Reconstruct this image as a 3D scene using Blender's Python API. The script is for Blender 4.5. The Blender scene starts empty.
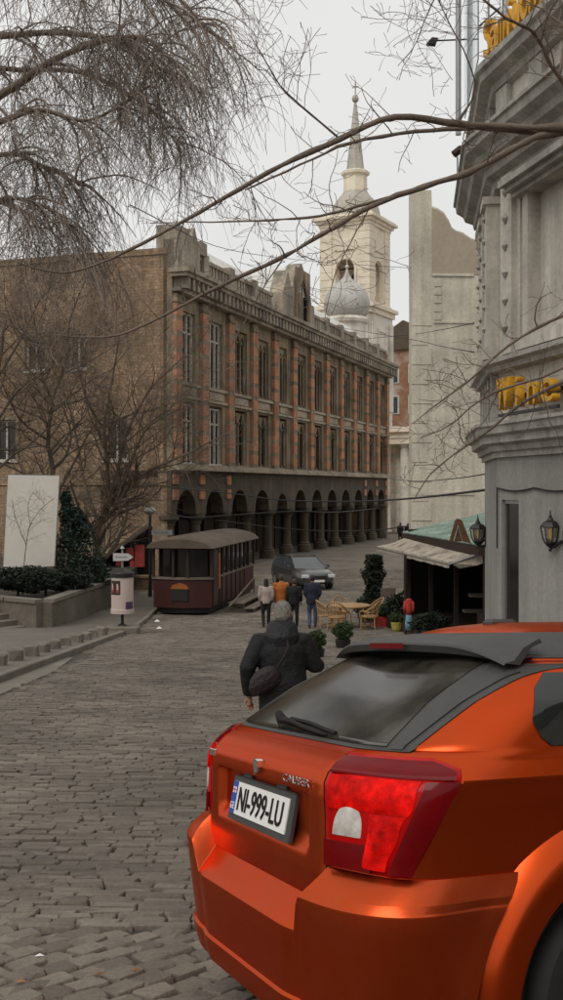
import bpy, bmesh, math, random
import numpy as np
from mathutils import Vector, Matrix
random.seed(7)
PI = math.pi
sc = bpy.context.scene
COL = sc.collection

# ------------------------------------------------------------------ camera, sky, sun, exposure
F, CX, CY = 1100.0, 281.5, 489.0          # focal length and principal point in photo pixels
cam_d = bpy.data.cameras.new('camera')
cam = bpy.data.objects.new('camera', cam_d); COL.objects.link(cam)
cam.location = (0, 0, 0); cam.rotation_euler = (PI / 2, 0, 0)
cam_d.sensor_fit = 'VERTICAL'; cam_d.sensor_height = 24.0; cam_d.lens = F / 1000 * 24
cam_d.shift_y = -0.011; cam_d.clip_start = 0.05; cam_d.clip_end = 3000
sc.camera = cam

SUN_EL, SUN_AZ = math.radians(52), math.radians(215)
w = bpy.data.worlds.new('World'); sc.world = w; w.use_nodes = True
nt = w.node_tree; nt.nodes.clear()
wo = nt.nodes.new('ShaderNodeOutputWorld'); bg = nt.nodes.new('ShaderNodeBackground')
sky = nt.nodes.new('ShaderNodeTexSky'); sky.sky_type = 'NISHITA'; sky.sun_disc = False
sky.sun_elevation = SUN_EL; sky.sun_rotation = SUN_AZ; sky.dust_density = 4.0
tc = nt.nodes.new('ShaderNodeTexCoord'); nz = nt.nodes.new('ShaderNodeTexNoise')
nz.inputs['Scale'].default_value = 2.2; nz.inputs['Detail'].default_value = 4
cr = nt.nodes.new('ShaderNodeValToRGB')
cr.color_ramp.elements[0].position = .3; cr.color_ramp.elements[0].color = (8.0, 7.98, 7.85, 1)
cr.color_ramp.elements[1].position = .7; cr.color_ramp.elements[1].color = (8.9, 8.87, 8.75, 1)
mx = nt.nodes.new('ShaderNodeMixRGB'); mx.inputs[0].default_value = .97
nt.links.new(tc.outputs['Generated'], nz.inputs['Vector']); nt.links.new(nz.outputs['Fac'], cr.inputs['Fac'])
nt.links.new(sky.outputs[0], mx.inputs[1]); nt.links.new(cr.outputs[0], mx.inputs[2])
nt.links.new(mx.outputs[0], bg.inputs['Color']); bg.inputs['Strength'].default_value = .098
nt.links.new(bg.outputs[0], wo.inputs['Surface'])
sl = bpy.data.lights.new('sun', 'SUN'); sl.energy = 1.25; sl.angle = math.radians(38); sl.color = (1, .96, .9)
so = bpy.data.objects.new('sun', sl); COL.objects.link(so)
sd = Vector((math.sin(SUN_AZ) * math.cos(SUN_EL), math.cos(SUN_AZ) * math.cos(SUN_EL), math.sin(SUN_EL)))
so.rotation_euler = sd.to_track_quat('Z', 'Y').to_euler(); so.location = sd * 60
sc.view_settings.view_transform = 'Standard'; sc.view_settings.look = 'None'
sc.view_settings.exposure = 0.0; sc.view_settings.gamma = 1.0
sc.render.engine = 'CYCLES'; sc.cycles.max_bounces = 5

# ------------------------------------------------------------------ helpers
def P(px, py, Y):
    return Vector(((px - CX) / F * Y, Y, (CY - py) / F * Y))
def gz(Y):                                   # street falls away from the viewer, then levels
    if Y < -90: return -1.436 + .13 * 90  # unseen rise behind the viewer, carried on to darken the car's reflections
    if Y < 6.5: return -(1.436 + .13 * Y)
    if Y < 32: return -(2.281 + .078 * (Y - 6.5))
    if Y < 39:
        t = Y - 32; return -(4.27 + .078 * t - .078 * t * t / 14)
    return -4.543

class MB:
    def __init__(s): s.v = []; s.f = []
    def add(s, vs, fs, M=None):
        b = len(s.v)
        s.v += [tuple(M @ Vector(p)) for p in vs] if M is not None else [tuple(p) for p in vs]
        s.f += [tuple(i + b for i in f) for f in fs]; return s
    def box(s, x0, x1, y0, y1, z0, z1, M=None):
        return s.add([(x0,y0,z0),(x1,y0,z0),(x1,y1,z0),(x0,y1,z0),(x0,y0,z1),(x1,y0,z1),(x1,y1,z1),(x0,y1,z1)],
                     [(0,3,2,1),(4,5,6,7),(0,1,5,4),(1,2,6,5),(2,3,7,6),(3,0,4,7)], M)
    def bevbox(s, x0, x1, y0, y1, z0, z1, b=.02, M=None):      # box with chamfered vertical edges and top
        pts = lambda e, z: [(x0+e+b,y0+e,z),(x1-e-b,y0+e,z),(x1-e,y0+e+b,z),(x1-e,y1-e-b,z),(x1-e-b,y1-e,z),(x0+e+b,y1-e,z),(x0+e,y1-e-b,z),(x0+e,y0+e+b,z)]
        vs = pts(0, z0) + pts(0, z1 - b) + pts(b, z1)
        fs = [tuple(range(7, -1, -1)), tuple(range(16, 24))]
        for r in (0, 8):
            for i in range(8):
                j = (i + 1) % 8; fs.append((r+i, r+j, r+8+j, r+8+i))
        return s.add(vs, fs, M)
    def prism(s, poly, z0, z1, M=None):                        # xy polygon (ccw) extruded in z
        n = len(poly)
        return s.add([(x,y,z0) for x,y in poly] + [(x,y,z1) for x,y in poly],
                     [tuple(range(n-1,-1,-1)), tuple(range(n,2*n))] + [(i,(i+1)%n,n+(i+1)%n,n+i) for i in range(n)], M)
    def slab(s, poly, y0, y1, M=None):                         # xz polygon extruded in y
        n = len(poly)
        return s.add([(x,y0,z) for x,z in poly] + [(x,y1,z) for x,z in poly],
                     [tuple(range(n)), tuple(range(2*n-1,n-1,-1))] + [(i,n+i,n+(i+1)%n,(i+1)%n) for i in range(n)], M)
    def lathe(s, prof, n=16, M=None, c=(0,0)):
        vs = []; fs = []
        for r, z in prof:
            for k in range(n):
                a = 2*PI*k/n; vs.append((c[0]+r*math.cos(a), c[1]+r*math.sin(a), z))
        for i in range(len(prof)-1):
            for k in range(n):
                j = (k+1) % n; fs.append((i*n+k, i*n+j, (i+1)*n+j, (i+1)*n+k))
        fs.append(tuple(range(n-1,-1,-1))); fs.append(tuple(range((len(prof)-1)*n, len(prof)*n)))
        return s.add(vs, fs, M)
    def tube(s, path, rad, n=6, M=None, cap=True):
        path = [Vector(p) for p in path]; m = len(path)
        if not hasattr(rad, '__len__'): rad = [rad]*m
        vs = []; fs = []; up = None
        for i, p in enumerate(path):
            t = (path[min(i+1,m-1)] - path[max(i-1,0)])
            if t.length < 1e-9: t = Vector((0,0,1))
            t.normalize()
            if up is None: up = Vector((0,0,1)) if abs(t.z) < .9 else Vector((1,0,0))
            a = t.cross(up)
            if a.length < 1e-6: a = t.cross(Vector((.3,.8,.1)))
            a.normalize(); b = t.cross(a); up = -b
            ra, rb = rad[i] if hasattr(rad[i], '__len__') else (rad[i], rad[i])
            for k in range(n):
                q = 2*PI*k/n; vs.append(p + a*(math.cos(q)*ra) + b*(math.sin(q)*rb))
        for i in range(m-1):
            for k in range(n):
                j = (k+1) % n; fs.append((i*n+k, (i+1)*n+k, (i+1)*n+j, i*n+j))
        if cap: fs.append(tuple(range(n))); fs.append(tuple(range(m*n-1,(m-1)*n-1,-1)))
        return s.add(vs, fs, M)
    def rings(s, R, n=14, M=None):                             # horizontal ellipses (cx,cy,z,rx,ry)
        vs = []; fs = []
        for (cx,cy,z,rx,ry) in R:
            for k in range(n):
                a = 2*PI*k/n; vs.append((cx+rx*math.cos(a), cy+ry*math.sin(a), z))
        for i in range(len(R)-1):
            for k in range(n):
                j = (k+1) % n; fs.append((i*n+k, i*n+j, (i+1)*n+j, (i+1)*n+k))
        fs.append(tuple(range(n-1,-1,-1))); fs.append(tuple(range((len(R)-1)*n, len(R)*n)))
        return s.add(vs, fs, M)
    def arch(s, w, z0, z1, ow, zs, y0, y1, cx=0, n=10, ah=None, M=None, point=0):
        """wall panel w wide from z0 to z1 with an arched opening ow wide springing at zs"""
        r = ow/2; ah = ah or r; pts = []
        for i in range(n+1):
            a = PI - PI*i/n; x = r*math.cos(a); z = ah*math.sin(a)
            if point: z = ah*(1-abs(x/r))**.62
            pts.append((cx+x, zs+z))
        s.box(cx-w/2, cx-r, y0, y1, z0, z1, M); s.box(cx+r, cx+w/2, y0, y1, z0, z1, M)
        vs = []; fs = []
        for x, z in pts: vs += [(x,y0,z),(x,y0,z1),(x,y1,z),(x,y1,z1)]
        for i in range(n):
            a, b = 4*i, 4*i+4
            fs += [(a,b,b+1,a+1),(a+2,a+3,b+3,b+2),(a,a+2,b+2,b),(a+1,b+1,b+3,a+3)]
        return s.add(vs, fs, M)
    def mesh(s, name, smooth=False):
        me = bpy.data.meshes.new(name); me.from_pydata(s.v, [], s.f); me.update()
        if smooth: me.polygons.foreach_set('use_smooth', [True]*len(me.polygons))
        return me

def link(name, data, mat=None, parent=None, loc=None, M=None):
    o = bpy.data.objects.new(name, data); COL.objects.link(o)
    if mat is not None and data is not None and len(data.materials) == 0: data.materials.append(mat)
    if parent is not None: o.parent = parent
    if M is not None: o.matrix_local = M
    elif loc is not None: o.location = loc
    return o
STUFF = {'branches','twigs','leaves','foliage','hanging_twigs','seed_pods','plant'}
def part(name, mb, mat, parent, smooth=False, loc=None, M=None, sharp=None):
    me = mb if isinstance(mb, bpy.types.Mesh) else mb.mesh(name, smooth)
    if sharp and not isinstance(mb, bpy.types.Mesh): set_sharp(me, sharp)
    o = link(name, me, mat, parent, loc, M)
    if name in STUFF: o['kind'] = 'stuff'
    return o
def set_sharp(me, deg):
    bm = bmesh.new(); bm.from_mesh(me); c = math.radians(deg)
    for e in bm.edges:
        if len(e.link_faces) == 2 and e.calc_face_angle(0) > c: e.smooth = False
    bm.to_mesh(me); bm.free()
def tag(o, label, cat, group=None):
    o['label'] = label; o['category'] = cat
    if group: o['group'] = group
    return o
def thing(name, label, cat, loc=(0,0,0), rz=0, group=None, M=None):
    o = bpy.data.objects.new(name, None); COL.objects.link(o); o.empty_display_size = .2
    if M is not None: o.matrix_world = M
    else: o.location = loc; o.rotation_euler = (0,0,rz)
    return tag(o, label, cat, group)
def struct(name, mb, mat, kind='structure', smooth=False, parent=None):
    o = part(name, mb, mat, parent, smooth); o['kind'] = kind; return o
def copy_tree(o, parent=None):
    c = o.copy(); COL.objects.link(c); c.parent = parent
    for ch in [x for x in COL.objects if x.parent == o]: copy_tree(ch, c)
    return c
def text_mesh(s, size=1.0, ext=.01, sx=1.0, bev=0):
    cu = bpy.data.curves.new('txt', 'FONT'); cu.body = s; cu.size = size; cu.extrude = ext; cu.bevel_depth = bev
    cu.resolution_u = 3; cu.align_x = 'CENTER'; cu.align_y = 'CENTER'
    o = bpy.data.objects.new('txt', cu); COL.objects.link(o)
    bpy.context.view_layer.update()
    me = bpy.data.meshes.new_from_object(o.evaluated_get(bpy.context.evaluated_depsgraph_get()))
    bpy.data.objects.remove(o); bpy.data.curves.remove(cu)
    for v in me.vertices: v.co.x *= sx
    return me

# ------------------------------------------------------------------ materials
MATS = {}
def mat(name, col, rough=.8, var=.25, scale=2.0, fine=18.0, bump=.0, bscale=30.0, metal=0.0, coat=0.0, spec=.4,
        col2=None, c2scale=1.2, c2lo=.5, c2hi=.65, emit=None, estr=0, island=0.0, transmission=0, alpha=1, streak=0.0, bricks=None):
    m = bpy.data.materials.new(name); m.use_nodes = True; N = m.node_tree.nodes; L = m.node_tree.links
    b = N['Principled BSDF']
    g = N.new('ShaderNodeNewGeometry')
    def noise(sc_, det=5, ro=.6):
        n = N.new('ShaderNodeTexNoise'); n.inputs['Scale'].default_value = sc_; n.inputs['Detail'].default_value = det
        n.inputs['Roughness'].default_value = ro; L.new(g.outputs['Position'], n.inputs['Vector']); return n
    def maprange(src, lo, hi, a=.25, c=.75):
        r = N.new('ShaderNodeMapRange'); L.new(src, r.inputs[0])
        r.inputs[1].default_value = a; r.inputs[2].default_value = c; r.inputs[3].default_value = lo; r.inputs[4].default_value = hi
        return r.outputs[0]
    def mul(x, y):
        q = N.new('ShaderNodeMath'); q.operation = 'MULTIPLY'; L.new(x, q.inputs[0]); L.new(y, q.inputs[1]); return q.outputs[0]
    f = mul(maprange(noise(scale).outputs['Fac'], 1-var, 1+var), maprange(noise(fine, 3).outputs['Fac'], 1-var*.6, 1+var*.6))
    if streak:
        mp = N.new('ShaderNodeVectorMath'); mp.operation = 'MULTIPLY'; mp.inputs[1].default_value = (1, 1, .09); L.new(g.outputs['Position'], mp.inputs[0])
        sn = noise(3.2, 6, .65); L.new(mp.outputs[0], sn.inputs['Vector']); f = mul(f, maprange(sn.outputs['Fac'], 1-streak, 1+streak*.6, .3, .7))
    if bricks:
        dp = N.new('ShaderNodeVectorMath'); dp.operation = 'DOT_PRODUCT'; dp.inputs[1].default_value = (*bricks, 0); L.new(g.outputs['Position'], dp.inputs[0])
        sp = N.new('ShaderNodeSeparateXYZ'); L.new(g.outputs['Position'], sp.inputs[0]); mp = N.new('ShaderNodeCombineXYZ'); L.new(dp.outputs['Value'], mp.inputs[0]); L.new(sp.outputs['Z'], mp.inputs[1])
        bt_ = N.new('ShaderNodeTexBrick'); bt_.inputs['Scale'].default_value = 1.0; bt_.inputs['Brick Width'].default_value = .42; bt_.inputs['Row Height'].default_value = .16
        bt_.inputs['Mortar Size'].default_value = .018; bt_.inputs['Bias'].default_value = -.1
        bt_.inputs['Color1'].default_value = (.84,.84,.84,1); bt_.inputs['Color2'].default_value = (1.2,1.2,1.2,1); bt_.inputs['Mortar'].default_value = (.78,.78,.78,1)
        L.new(mp.outputs[0], bt_.inputs['Vector'])
        rgb = N.new('ShaderNodeRGBToBW'); L.new(bt_.outputs['Color'], rgb.inputs[0]); f = mul(f, rgb.outputs[0])
    if island:
        oi = N.new('ShaderNodeObjectInfo')
        ad = N.new('ShaderNodeMath'); ad.operation = 'ADD'; L.new(g.outputs['Random Per Island'], ad.inputs[0]); L.new(oi.outputs['Random'], ad.inputs[1])
        fr = N.new('ShaderNodeMath'); fr.operation = 'FRACT'; L.new(ad.outputs[0], fr.inputs[0])
        f = mul(f, maprange(fr.outputs[0], 1-island, 1+island, 0, 1))
    base = N.new('ShaderNodeRGB'); base.outputs[0].default_value = (*col, 1); src = base.outputs[0]
    if col2 is not None:
        mm = N.new('ShaderNodeMixRGB'); mm.inputs[2].default_value = (*col2, 1); L.new(src, mm.inputs[1])
        L.new(maprange(noise(c2scale, 6, .65).outputs['Fac'], 0, 1, c2lo, c2hi), mm.inputs[0]); src = mm.outputs[0]
    vm = N.new('ShaderNodeVectorMath'); vm.operation = 'SCALE'; L.new(src, vm.inputs[0]); L.new(f, vm.inputs['Scale'])
    L.new(vm.outputs[0], b.inputs['Base Color'])
    b.inputs['Roughness'].default_value = rough; b.inputs['Metallic'].default_value = metal
    b.inputs['Specular IOR Level'].default_value = spec; b.inputs['Coat Weight'].default_value = coat; b.inputs['Coat Roughness'].default_value = .05
    b.inputs['Transmission Weight'].default_value = transmission; b.inputs['Alpha'].default_value = alpha
    if bump:
        bp = N.new('ShaderNodeBump'); bp.inputs['Strength'].default_value = bump; bp.inputs['Distance'].default_value = .03
        L.new(noise(bscale, 6).outputs['Fac'], bp.inputs['Height']); L.new(bp.outputs[0], b.inputs['Normal'])
    if emit: b.inputs['Emission Color'].default_value = (*emit, 1); b.inputs['Emission Strength'].default_value = estr
    MATS[name] = m; return m

mat('cobble', (.155,.132,.106), .75, .38, .7, 45, .5, 110, island=.27, spec=.3)
mat('joint', (.065,.054,.042), .95, .3, 2, 40, .4, 80)
mat('paving', (.125,.108,.09), .85, .25, .7, 12, .2, 30)
mat('kerb', (.17,.148,.12), .85, .25, 1.2, 15, .2, 30)
mat('concrete', (.17,.15,.122), .9, .25, .6, 9, .2, 25)
mat('wall_concrete', (.13,.11,.085), .9, .35, .8, 9, .3, 20)
mat('soil', (.05,.04,.026), 1, .4, 1.5, 20, .5, 30)
mat('brick_brown', (.3,.205,.13), .95, .42, .3, 9, .6, 22, bricks=(-.9455,.3256), streak=.35, col2=(.17,.125,.082), c2scale=.5)
mat('stone_brown', (.26,.2,.135), .92, .42, .5, 9, .5, 20, streak=.35, col2=(.17,.14,.105), c2scale=.6)
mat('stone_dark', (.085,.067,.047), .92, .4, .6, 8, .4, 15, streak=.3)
mat('dome_zinc', (.46,.44,.405), .6, .2, .8, 5, .05, 8, streak=.25)
mat('stone_light', (.35,.29,.215), .9, .3, .5, 7, .2, 15, col2=(.2,.17,.13), c2scale=.7)
mat('brick_orange', (.38,.185,.105), .92, .45, 1.0, 12, .4, 20)
mat('attic', (.34,.29,.225), .9, .35, .4, 7, .3, 14, streak=.4, col2=(.2,.18,.15), c2scale=.5)
mat('zinc', (.6,.59,.55), .55, .15, .4, 3, .05, 8, metal=.25)
mat('dark_interior', (.008,.007,.006), .8, .3)  # near-black walls: the deep shade indoors is put into the colour
mat('pane', (.012,.011,.010), .12, .2, .5, spec=.6)
mat('frame_white', (.5,.47,.41), .7, .2)
mat('church_cream', (.8,.71,.57), .9, .15, .25, 4, .1, 8, col2=(.68,.6,.48), c2scale=.4)
mat('church_white', (.7,.65,.57), .9, .15, .25, 4, col2=(.45,.41,.35), c2scale=.4)
mat('spire', (.42,.39,.33), .6, .2, .5, 4, metal=.2)
mat('plaster_grey', (.54,.495,.4), .92, .22, .4, 8, .25, 20, streak=.2, col2=(.45,.41,.335), c2scale=.35)
mat('plaster_beige', (.38,.315,.24), .9, .15, .3, 6, .1, 15)
mat('wine_wall', (.29,.277,.255), .9, .2, .7, 14, .35, 60, streak=.16)
mat('wine_upper', (.53,.495,.43), .88, .25, .8, 12, .3, 40, streak=.3)
mat('wine_trim', (.36,.34,.3), .88, .3, .8, 12, .3, 40, streak=.35)
mat('letters', (.6,.3,.015), .5, .15, 3, 20)
mat('black_metal', (.025,.024,.023), .45, .2, metal=.3)
mat('grey_metal', (.3,.3,.3), .4, .15, metal=.6)
mat('lamp_glass', (.5,.5,.42), .1, .1, transmission=.85, spec=.5)
mat('bulb', (.8,.5,.1), .4, .1, emit=(1,.55,.12), estr=.15)
mat('sky_glass', (.75,.82,.85), .05, .03, transmission=.9)
mat('wood_dark', (.032,.015,.01), .7, .35, 1.5, 20)
mat('post_dark', (.016,.010,.007), .8, .3, 2, 16)
mat('gable_wood', (.13,.06,.03), .8, .35, 3, 20)
mat('tram_red', (.042,.009,.007), .55, .3, 1.2, 14)
mat('tram_roof', (.1,.075,.055), .9, .25, .9, 9, .2, 14)
mat('tram_orange', (.25,.075,.012), .6, .3, 3)
mat('wood_grey', (.14,.115,.088), .9, .3, 2, 16, .2, 30)
mat('awning', (.36,.31,.245), .9, .22, 1.0, 9, .1, 12, col2=(.13,.105,.08), c2scale=2.5)
mat('green_roof', (.15,.21,.17), .7, .2, 1, 8, col2=(.25,.3,.25), c2scale=2)
mat('wicker', (.34,.2,.09), .7, .3, 4, 40)
mat('table_wood', (.36,.22,.1), .6, .3, 3, 20)
mat('leaf_dark', (.013,.02,.010), .7, .5, 1.5, 30, island=.5)
mat('leaf_conifer', (.02,.035,.025), .7, .5, 1.5, 30, island=.5)
mat('leaf_box', (.03,.055,.014), .65, .4, 2, 30, island=.5)
mat('leaf_dry', (.22,.1,.03), .8, .4, 2, 30, island=.5)
mat('bark', (.15,.115,.085), .95, .3, 1.5, 16, .4, 40)
mat('bark_dark', (.1,.08,.063), .95, .3, 1.5, 16)
mat('bark_near', (.17,.13,.1), .9, .35, 3, 30, .5, 60)
mat('twig', (.15,.113,.085), .95, .3, 1.5, 16)
mat('twig_weep', (.22,.18,.152), .95, .3, 1.5, 16)
mat('panel_white', (.6,.56,.5), .6, .06, .8, 5)
mat('poster_paper', (.5,.4,.36), .7, .1, 2)
mat('poster_dark', (.035,.02,.025), .6, .3, 4)
mat('poster_red', (.35,.05,.04), .6, .3, 4)
mat('poster_violet', (.09,.04,.1), .6, .3, 4)
mat('sign_white', (.45,.44,.42), .6, .1, 2)
mat('red_cloth', (.42,.045,.03), .85, .3, 6)
mat('blue_cloth', (.16,.32,.38), .85, .3, 6)
mat('skin', (.42,.22,.15), .6, .1, 8)
mat('hair_grey', (.27,.24,.21), .85, .6, 45, 140, 1.0, 120)
mat('hair_black', (.012,.011,.011), .6, .2, 20, 80)
mat('hair_brown', (.05,.03,.02), .6, .2, 20, 80)
mat('coat_black', (.0055,.0054,.0064), .75, .3, 6, 30, .9, 14)
mat('coat_panel', (.0065,.0062,.0075), .6, .3, 6, 30, .9, 14)
mat('bag_plum', (.02,.011,.013), .6, .4, 8, 30, .6, 30)
mat('jacket_orange', (.36,.105,.02), .8, .2, 6, 30, .6, 14)
mat('jacket_navy', (.012,.015,.03), .8, .2, 6, 30, .6, 14)
mat('blouse_pale', (.35,.29,.25), .8, .15, 6)
mat('jeans', (.05,.075,.13), .85, .25, 6)
mat('trousers_black', (.014,.013,.014), .85, .25, 6)
mat('shoe', (.03,.027,.025), .6, .2, 6)
mat('far_car', (.1,.1,.1), .3, .1, metal=.5, coat=.6)
mat('far_glass', (.06,.065,.07), .06, .1, spec=.8)
mat('rubber', (.018,.018,.018), .8, .2)
mat('alloy', (.45,.45,.45), .35, .1, metal=.9)
mat('headlight', (.6,.6,.58), .15, .1, spec=.8)
mat('far_brick', (.28,.14,.085), .9, .3, .3, 4, col2=(.35,.3,.25), c2scale=.3)
mat('wire', (.02,.02,.02), .7, .1)
mat('litter', (.75,.74,.72), .7, .1)
mat('flower_red', (.4,.02,.02), .7, .3, 8, island=.3)
mat('pot_yellow', (.32,.28,.06), .7, .3, 8)

# car paint: warm metallic flake under clear coat with road dust
def paint(name, col, dust):
    m = bpy.data.materials.new(name); m.use_nodes = True; N = m.node_tree.nodes; L = m.node_tree.links
    b = N['Principled BSDF']; tcn = N.new('ShaderNodeTexCoord')
    n1 = N.new('ShaderNodeTexNoise'); n1.inputs['Scale'].default_value = 3.2; n1.inputs['Detail'].default_value = 8; n1.inputs['Roughness'].default_value = .7
    n2 = N.new('ShaderNodeTexNoise'); n2.inputs['Scale'].default_value = 210; n2.inputs['Detail'].default_value = 3
    L.new(tcn.outputs['Object'], n1.inputs['Vector']); L.new(tcn.outputs['Object'], n2.inputs['Vector'])
    r = N.new('ShaderNodeMapRange'); L.new(n1.outputs['Fac'], r.inputs[0]); r.inputs[1].default_value = .42; r.inputs[2].default_value = .75; r.inputs[3].default_value = dust*.25; r.inputs[4].default_value = dust
    r2 = N.new('ShaderNodeMapRange'); L.new(n2.outputs['Fac'], r2.inputs[0]); r2.inputs[1].default_value = .35; r2.inputs[2].default_value = .68; r2.inputs[3].default_value = .35; r2.inputs[4].default_value = 2.0
    q = N.new('ShaderNodeMath'); q.operation = 'MULTIPLY'; L.new(r.outputs[0], q.inputs[0]); L.new(r2.outputs[0], q.inputs[1])
    mm = N.new('ShaderNodeMixRGB'); mm.inputs[1].default_value = (*col, 1); mm.inputs[2].default_value = (.3,.13,.075,1); L.new(q.outputs[0], mm.inputs[0])
    L.new(mm.outputs[0], b.inputs['Base Color'])
    rr = N.new('ShaderNodeMapRange'); L.new(q.outputs[0], rr.inputs[0]); rr.inputs[3].default_value = .27; rr.inputs[4].default_value = .7
    L.new(rr.outputs[0], b.inputs['Roughness'])
    b.inputs['Metallic'].default_value = .93; b.inputs['Specular Tint'].default_value = (1, .42, .22, 1); b.inputs['Coat Weight'].default_value = .2; b.inputs['Coat Roughness'].default_value = .06 + dust*.4
    MATS[name] = m; return m
paint('paint', (.57,.058,.004), .12)
paint('paint_dusty', (.56,.06,.007), .3)
mat('car_black', (.05,.048,.045), .55, .2, 3, 60, spec=.4)
mat('seam', (.006,.004,.004), .8, .1)
mat('car_glass', (.012,.011,.009), .12, .3, 2.5, 30, spec=.22, col2=(.062,.056,.042), c2scale=4.5, c2lo=.38, c2hi=.7)
mat('side_glass', (.012,.013,.012), .05, .2, spec=.6)
mat('lens_red', (.4,.002,.002), .15, .2, 8, spec=.15)
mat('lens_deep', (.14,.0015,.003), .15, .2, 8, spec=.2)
mat('lens_bright', (.66,.005,.003), .18, .62, 13, 34, .2, 30, spec=.08)  # blotchy bright red puts the sparkle inside the lens into the colour
mat('lens_clear', (.5,.46,.42), .12, .3, 14, 40, .15, 40, spec=.7)
mat('plate_white', (.78,.77,.74), .5, .05)
mat('plate_blue', (.02,.06,.35), .5, .05)
mat('chrome', (.7,.7,.7), .2, .1, metal=1.0)

# ------------------------------------------------------------------ ground, road, pavement
mb = MB()
ys = [-120,-90,-60,-40,-20,-12,-8,-4,0,2,4,6,6.5,7,8,10,14,18,22,26,30,32,33,34,35,36,37,38,39,45,60,90,140,200]
mb.add([(x, y, gz(y)) for y in ys for x in (-4.6, 30)], [(2*i,2*i+1,2*i+3,2*i+2) for i in range(len(ys)-1)])
road = struct('road', mb, MATS['joint'])
struct('street', MB().add([(-9,60,-4.525),(40,60,-4.525),(40,220,-4.525),(-9,220,-4.525)], [(0,1,2,3)]), MATS['cobble'])
mb = MB().add([(x, y, -4.56 if y > 39 else gz(y) - .25) for y in (-600,-90,-12,0,6.5,20,32,39,300,2500) for x in (-1500, 1500)],
              [(2*i,2*i+1,2*i+3,2*i+2) for i in range(9)])
struct('ground', mb, MATS['paving'])
mb = MB(); yy = [y for y in ys if y <= 45]
mb.add([(x, y, gz(y) + .13) for y in yy for x in (-30, -4.75)], [(2*i,2*i+1,2*i+3,2*i+2) for i in range(len(yy)-1)])
struct('pavement', mb, MATS['paving'])
mb = MB(); y2 = [8,12,16,20,23.5]
mb.add([(x, y, gz(y) + .012) for y in y2 for x in (-4.6, -4.15 - (.3 if y > 21 else 0))], [(2*i,2*i+1,2*i+3,2*i+2) for i in range(len(y2)-1)])
struct('gutter', mb, MATS['concrete'])
kerb = bpy.data.objects.new('kerb', None); COL.objects.link(kerb); kerb['kind'] = 'structure'
km = [MB().bevbox(-.078 - random.uniform(0,.01), .078, 0, .985, -.2, .14 + random.uniform(-.006,.006), .018).mesh('kerbstone') for _ in range(3)]
for i in range(36):
    y = 6 + i
    a = math.atan2(gz(y + 1) - gz(y), 1)
    o = link('kerbstone', random.choice(km), MATS['kerb'], kerb); o.location = (-4.672 + random.uniform(-.008,.008), y, gz(y)); o.rotation_euler = (a, 0, 0)

# cobblestones: real setts; the 300 nearest stand alone, the rest are one part
def sett_template(seed, lo=False):
    r = random.Random(seed); n = 8
    base = [(.5,-.4),(.5,.4),(.42,.5),(-.42,.5),(-.5,.4),(-.5,-.4),(-.42,-.5),(.42,-.5)]
    base = [(x + r.uniform(-.06,.06), y + r.uniform(-.09,.09)) for x, y in base]
    if lo:
        base = [(.5,-.5),(.5,.5),(-.5,.5),(-.5,-.5)]; base = [(x + r.uniform(-.05,.05), y + r.uniform(-.07,.07)) for x, y in base]; n = 4
    vs = [(x, y, -.6) for x, y in base] + [(x*.995, y*.99, .72 + r.uniform(-.1,.1)) for x, y in base] + [(x*.93, y*.88, 1 + r.uniform(-.07,.07)) for x, y in base] + [(r.uniform(-.1,.1), 0, 1.03)]
    fs = []
    for k in range(2):
        for i in range(n):
            j = (i+1) % n; fs.append((k*n+i, k*n+j, (k+1)*n+j, (k+1)*n+i))
    for i in range(n): fs.append((2*n+i, 2*n+(i+1) % n, 3*n))
    return vs, fs
setts = []
rs = random.Random(3)
y = 5.25
row = 0
while y < 62:
    d = rs.uniform(.078,.112) * (1 if y < 20 else 1.25 if y < 36 else 1.9)
    xl = -4.58 if y > 24.5 else -4.13
    if y > 40: xl = -9.0
    x = xl + rs.uniform(-.2,0); xr = min(4.6, .32*y + 2.2) if y < 24 else (6.5 if y < 40 else 10)
    while x < xr:
        l = rs.uniform(.11,.3) * (1 if y < 20 else 1.2 if y < 36 else 1.7)
        warp = .05*math.sin(x*1.3 + y*.35) + .03*math.sin(x*3.1 + 2)
        if x + l/2 > xl + .05: setts.append((x + l/2, y + d/2 + warp, l*.98, d*.96, rs.uniform(-.035,.035)))
        x += l
    y += d; row += 1
c0, s0 = math.cos(.72), math.sin(.72)                    # herringbone-like setts across the foreground
for i in range(-70, 70):
    for j in range(-70, 70):
        q = rs.uniform(-.02,.02); a = i*.155 + (j % 2)*.075 + q; b = j*.135
        x = a*c0 - b*s0; y = a*s0 + b*c0 + 2.6
        edge = 5.2 + .05*math.sin(x*1.3 + 1.8)
        if -4.0 < x < 2.6 and .8 < y < edge: setts.append((x, y, .153, .133, .72 + rs.uniform(-.07,.07)))
def seen(t):
    x, y = t[0], t[1]; z = gz(y)
    px = CX + F*x/y; py = CY - F*z/y
    return -5 < px < 300 and py < 1010 and y > 3 and not (px > 205 + max(0, (py-930))*.9 and py > 715)
vis = [t for t in setts if seen(t)]
vis.sort(key=lambda t: -(t[2]*t[3]) / (t[1]**3))
near = set(id(t) for t in vis[:300])
TPL = [sett_template(k) for k in range(8)]; TPLO = [sett_template(50+k, True) for k in range(8)]
TM = []
for vs, fs in TPL:
    me = bpy.data.meshes.new('cobblestone'); me.from_pydata(vs, [], fs); me.materials.append(MATS['cobble'])
    me.polygons.foreach_set('use_smooth', [True]*len(me.polygons)); set_sharp(me, 28); TM.append(me)
AV, AF = [], []; off = 0
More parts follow.
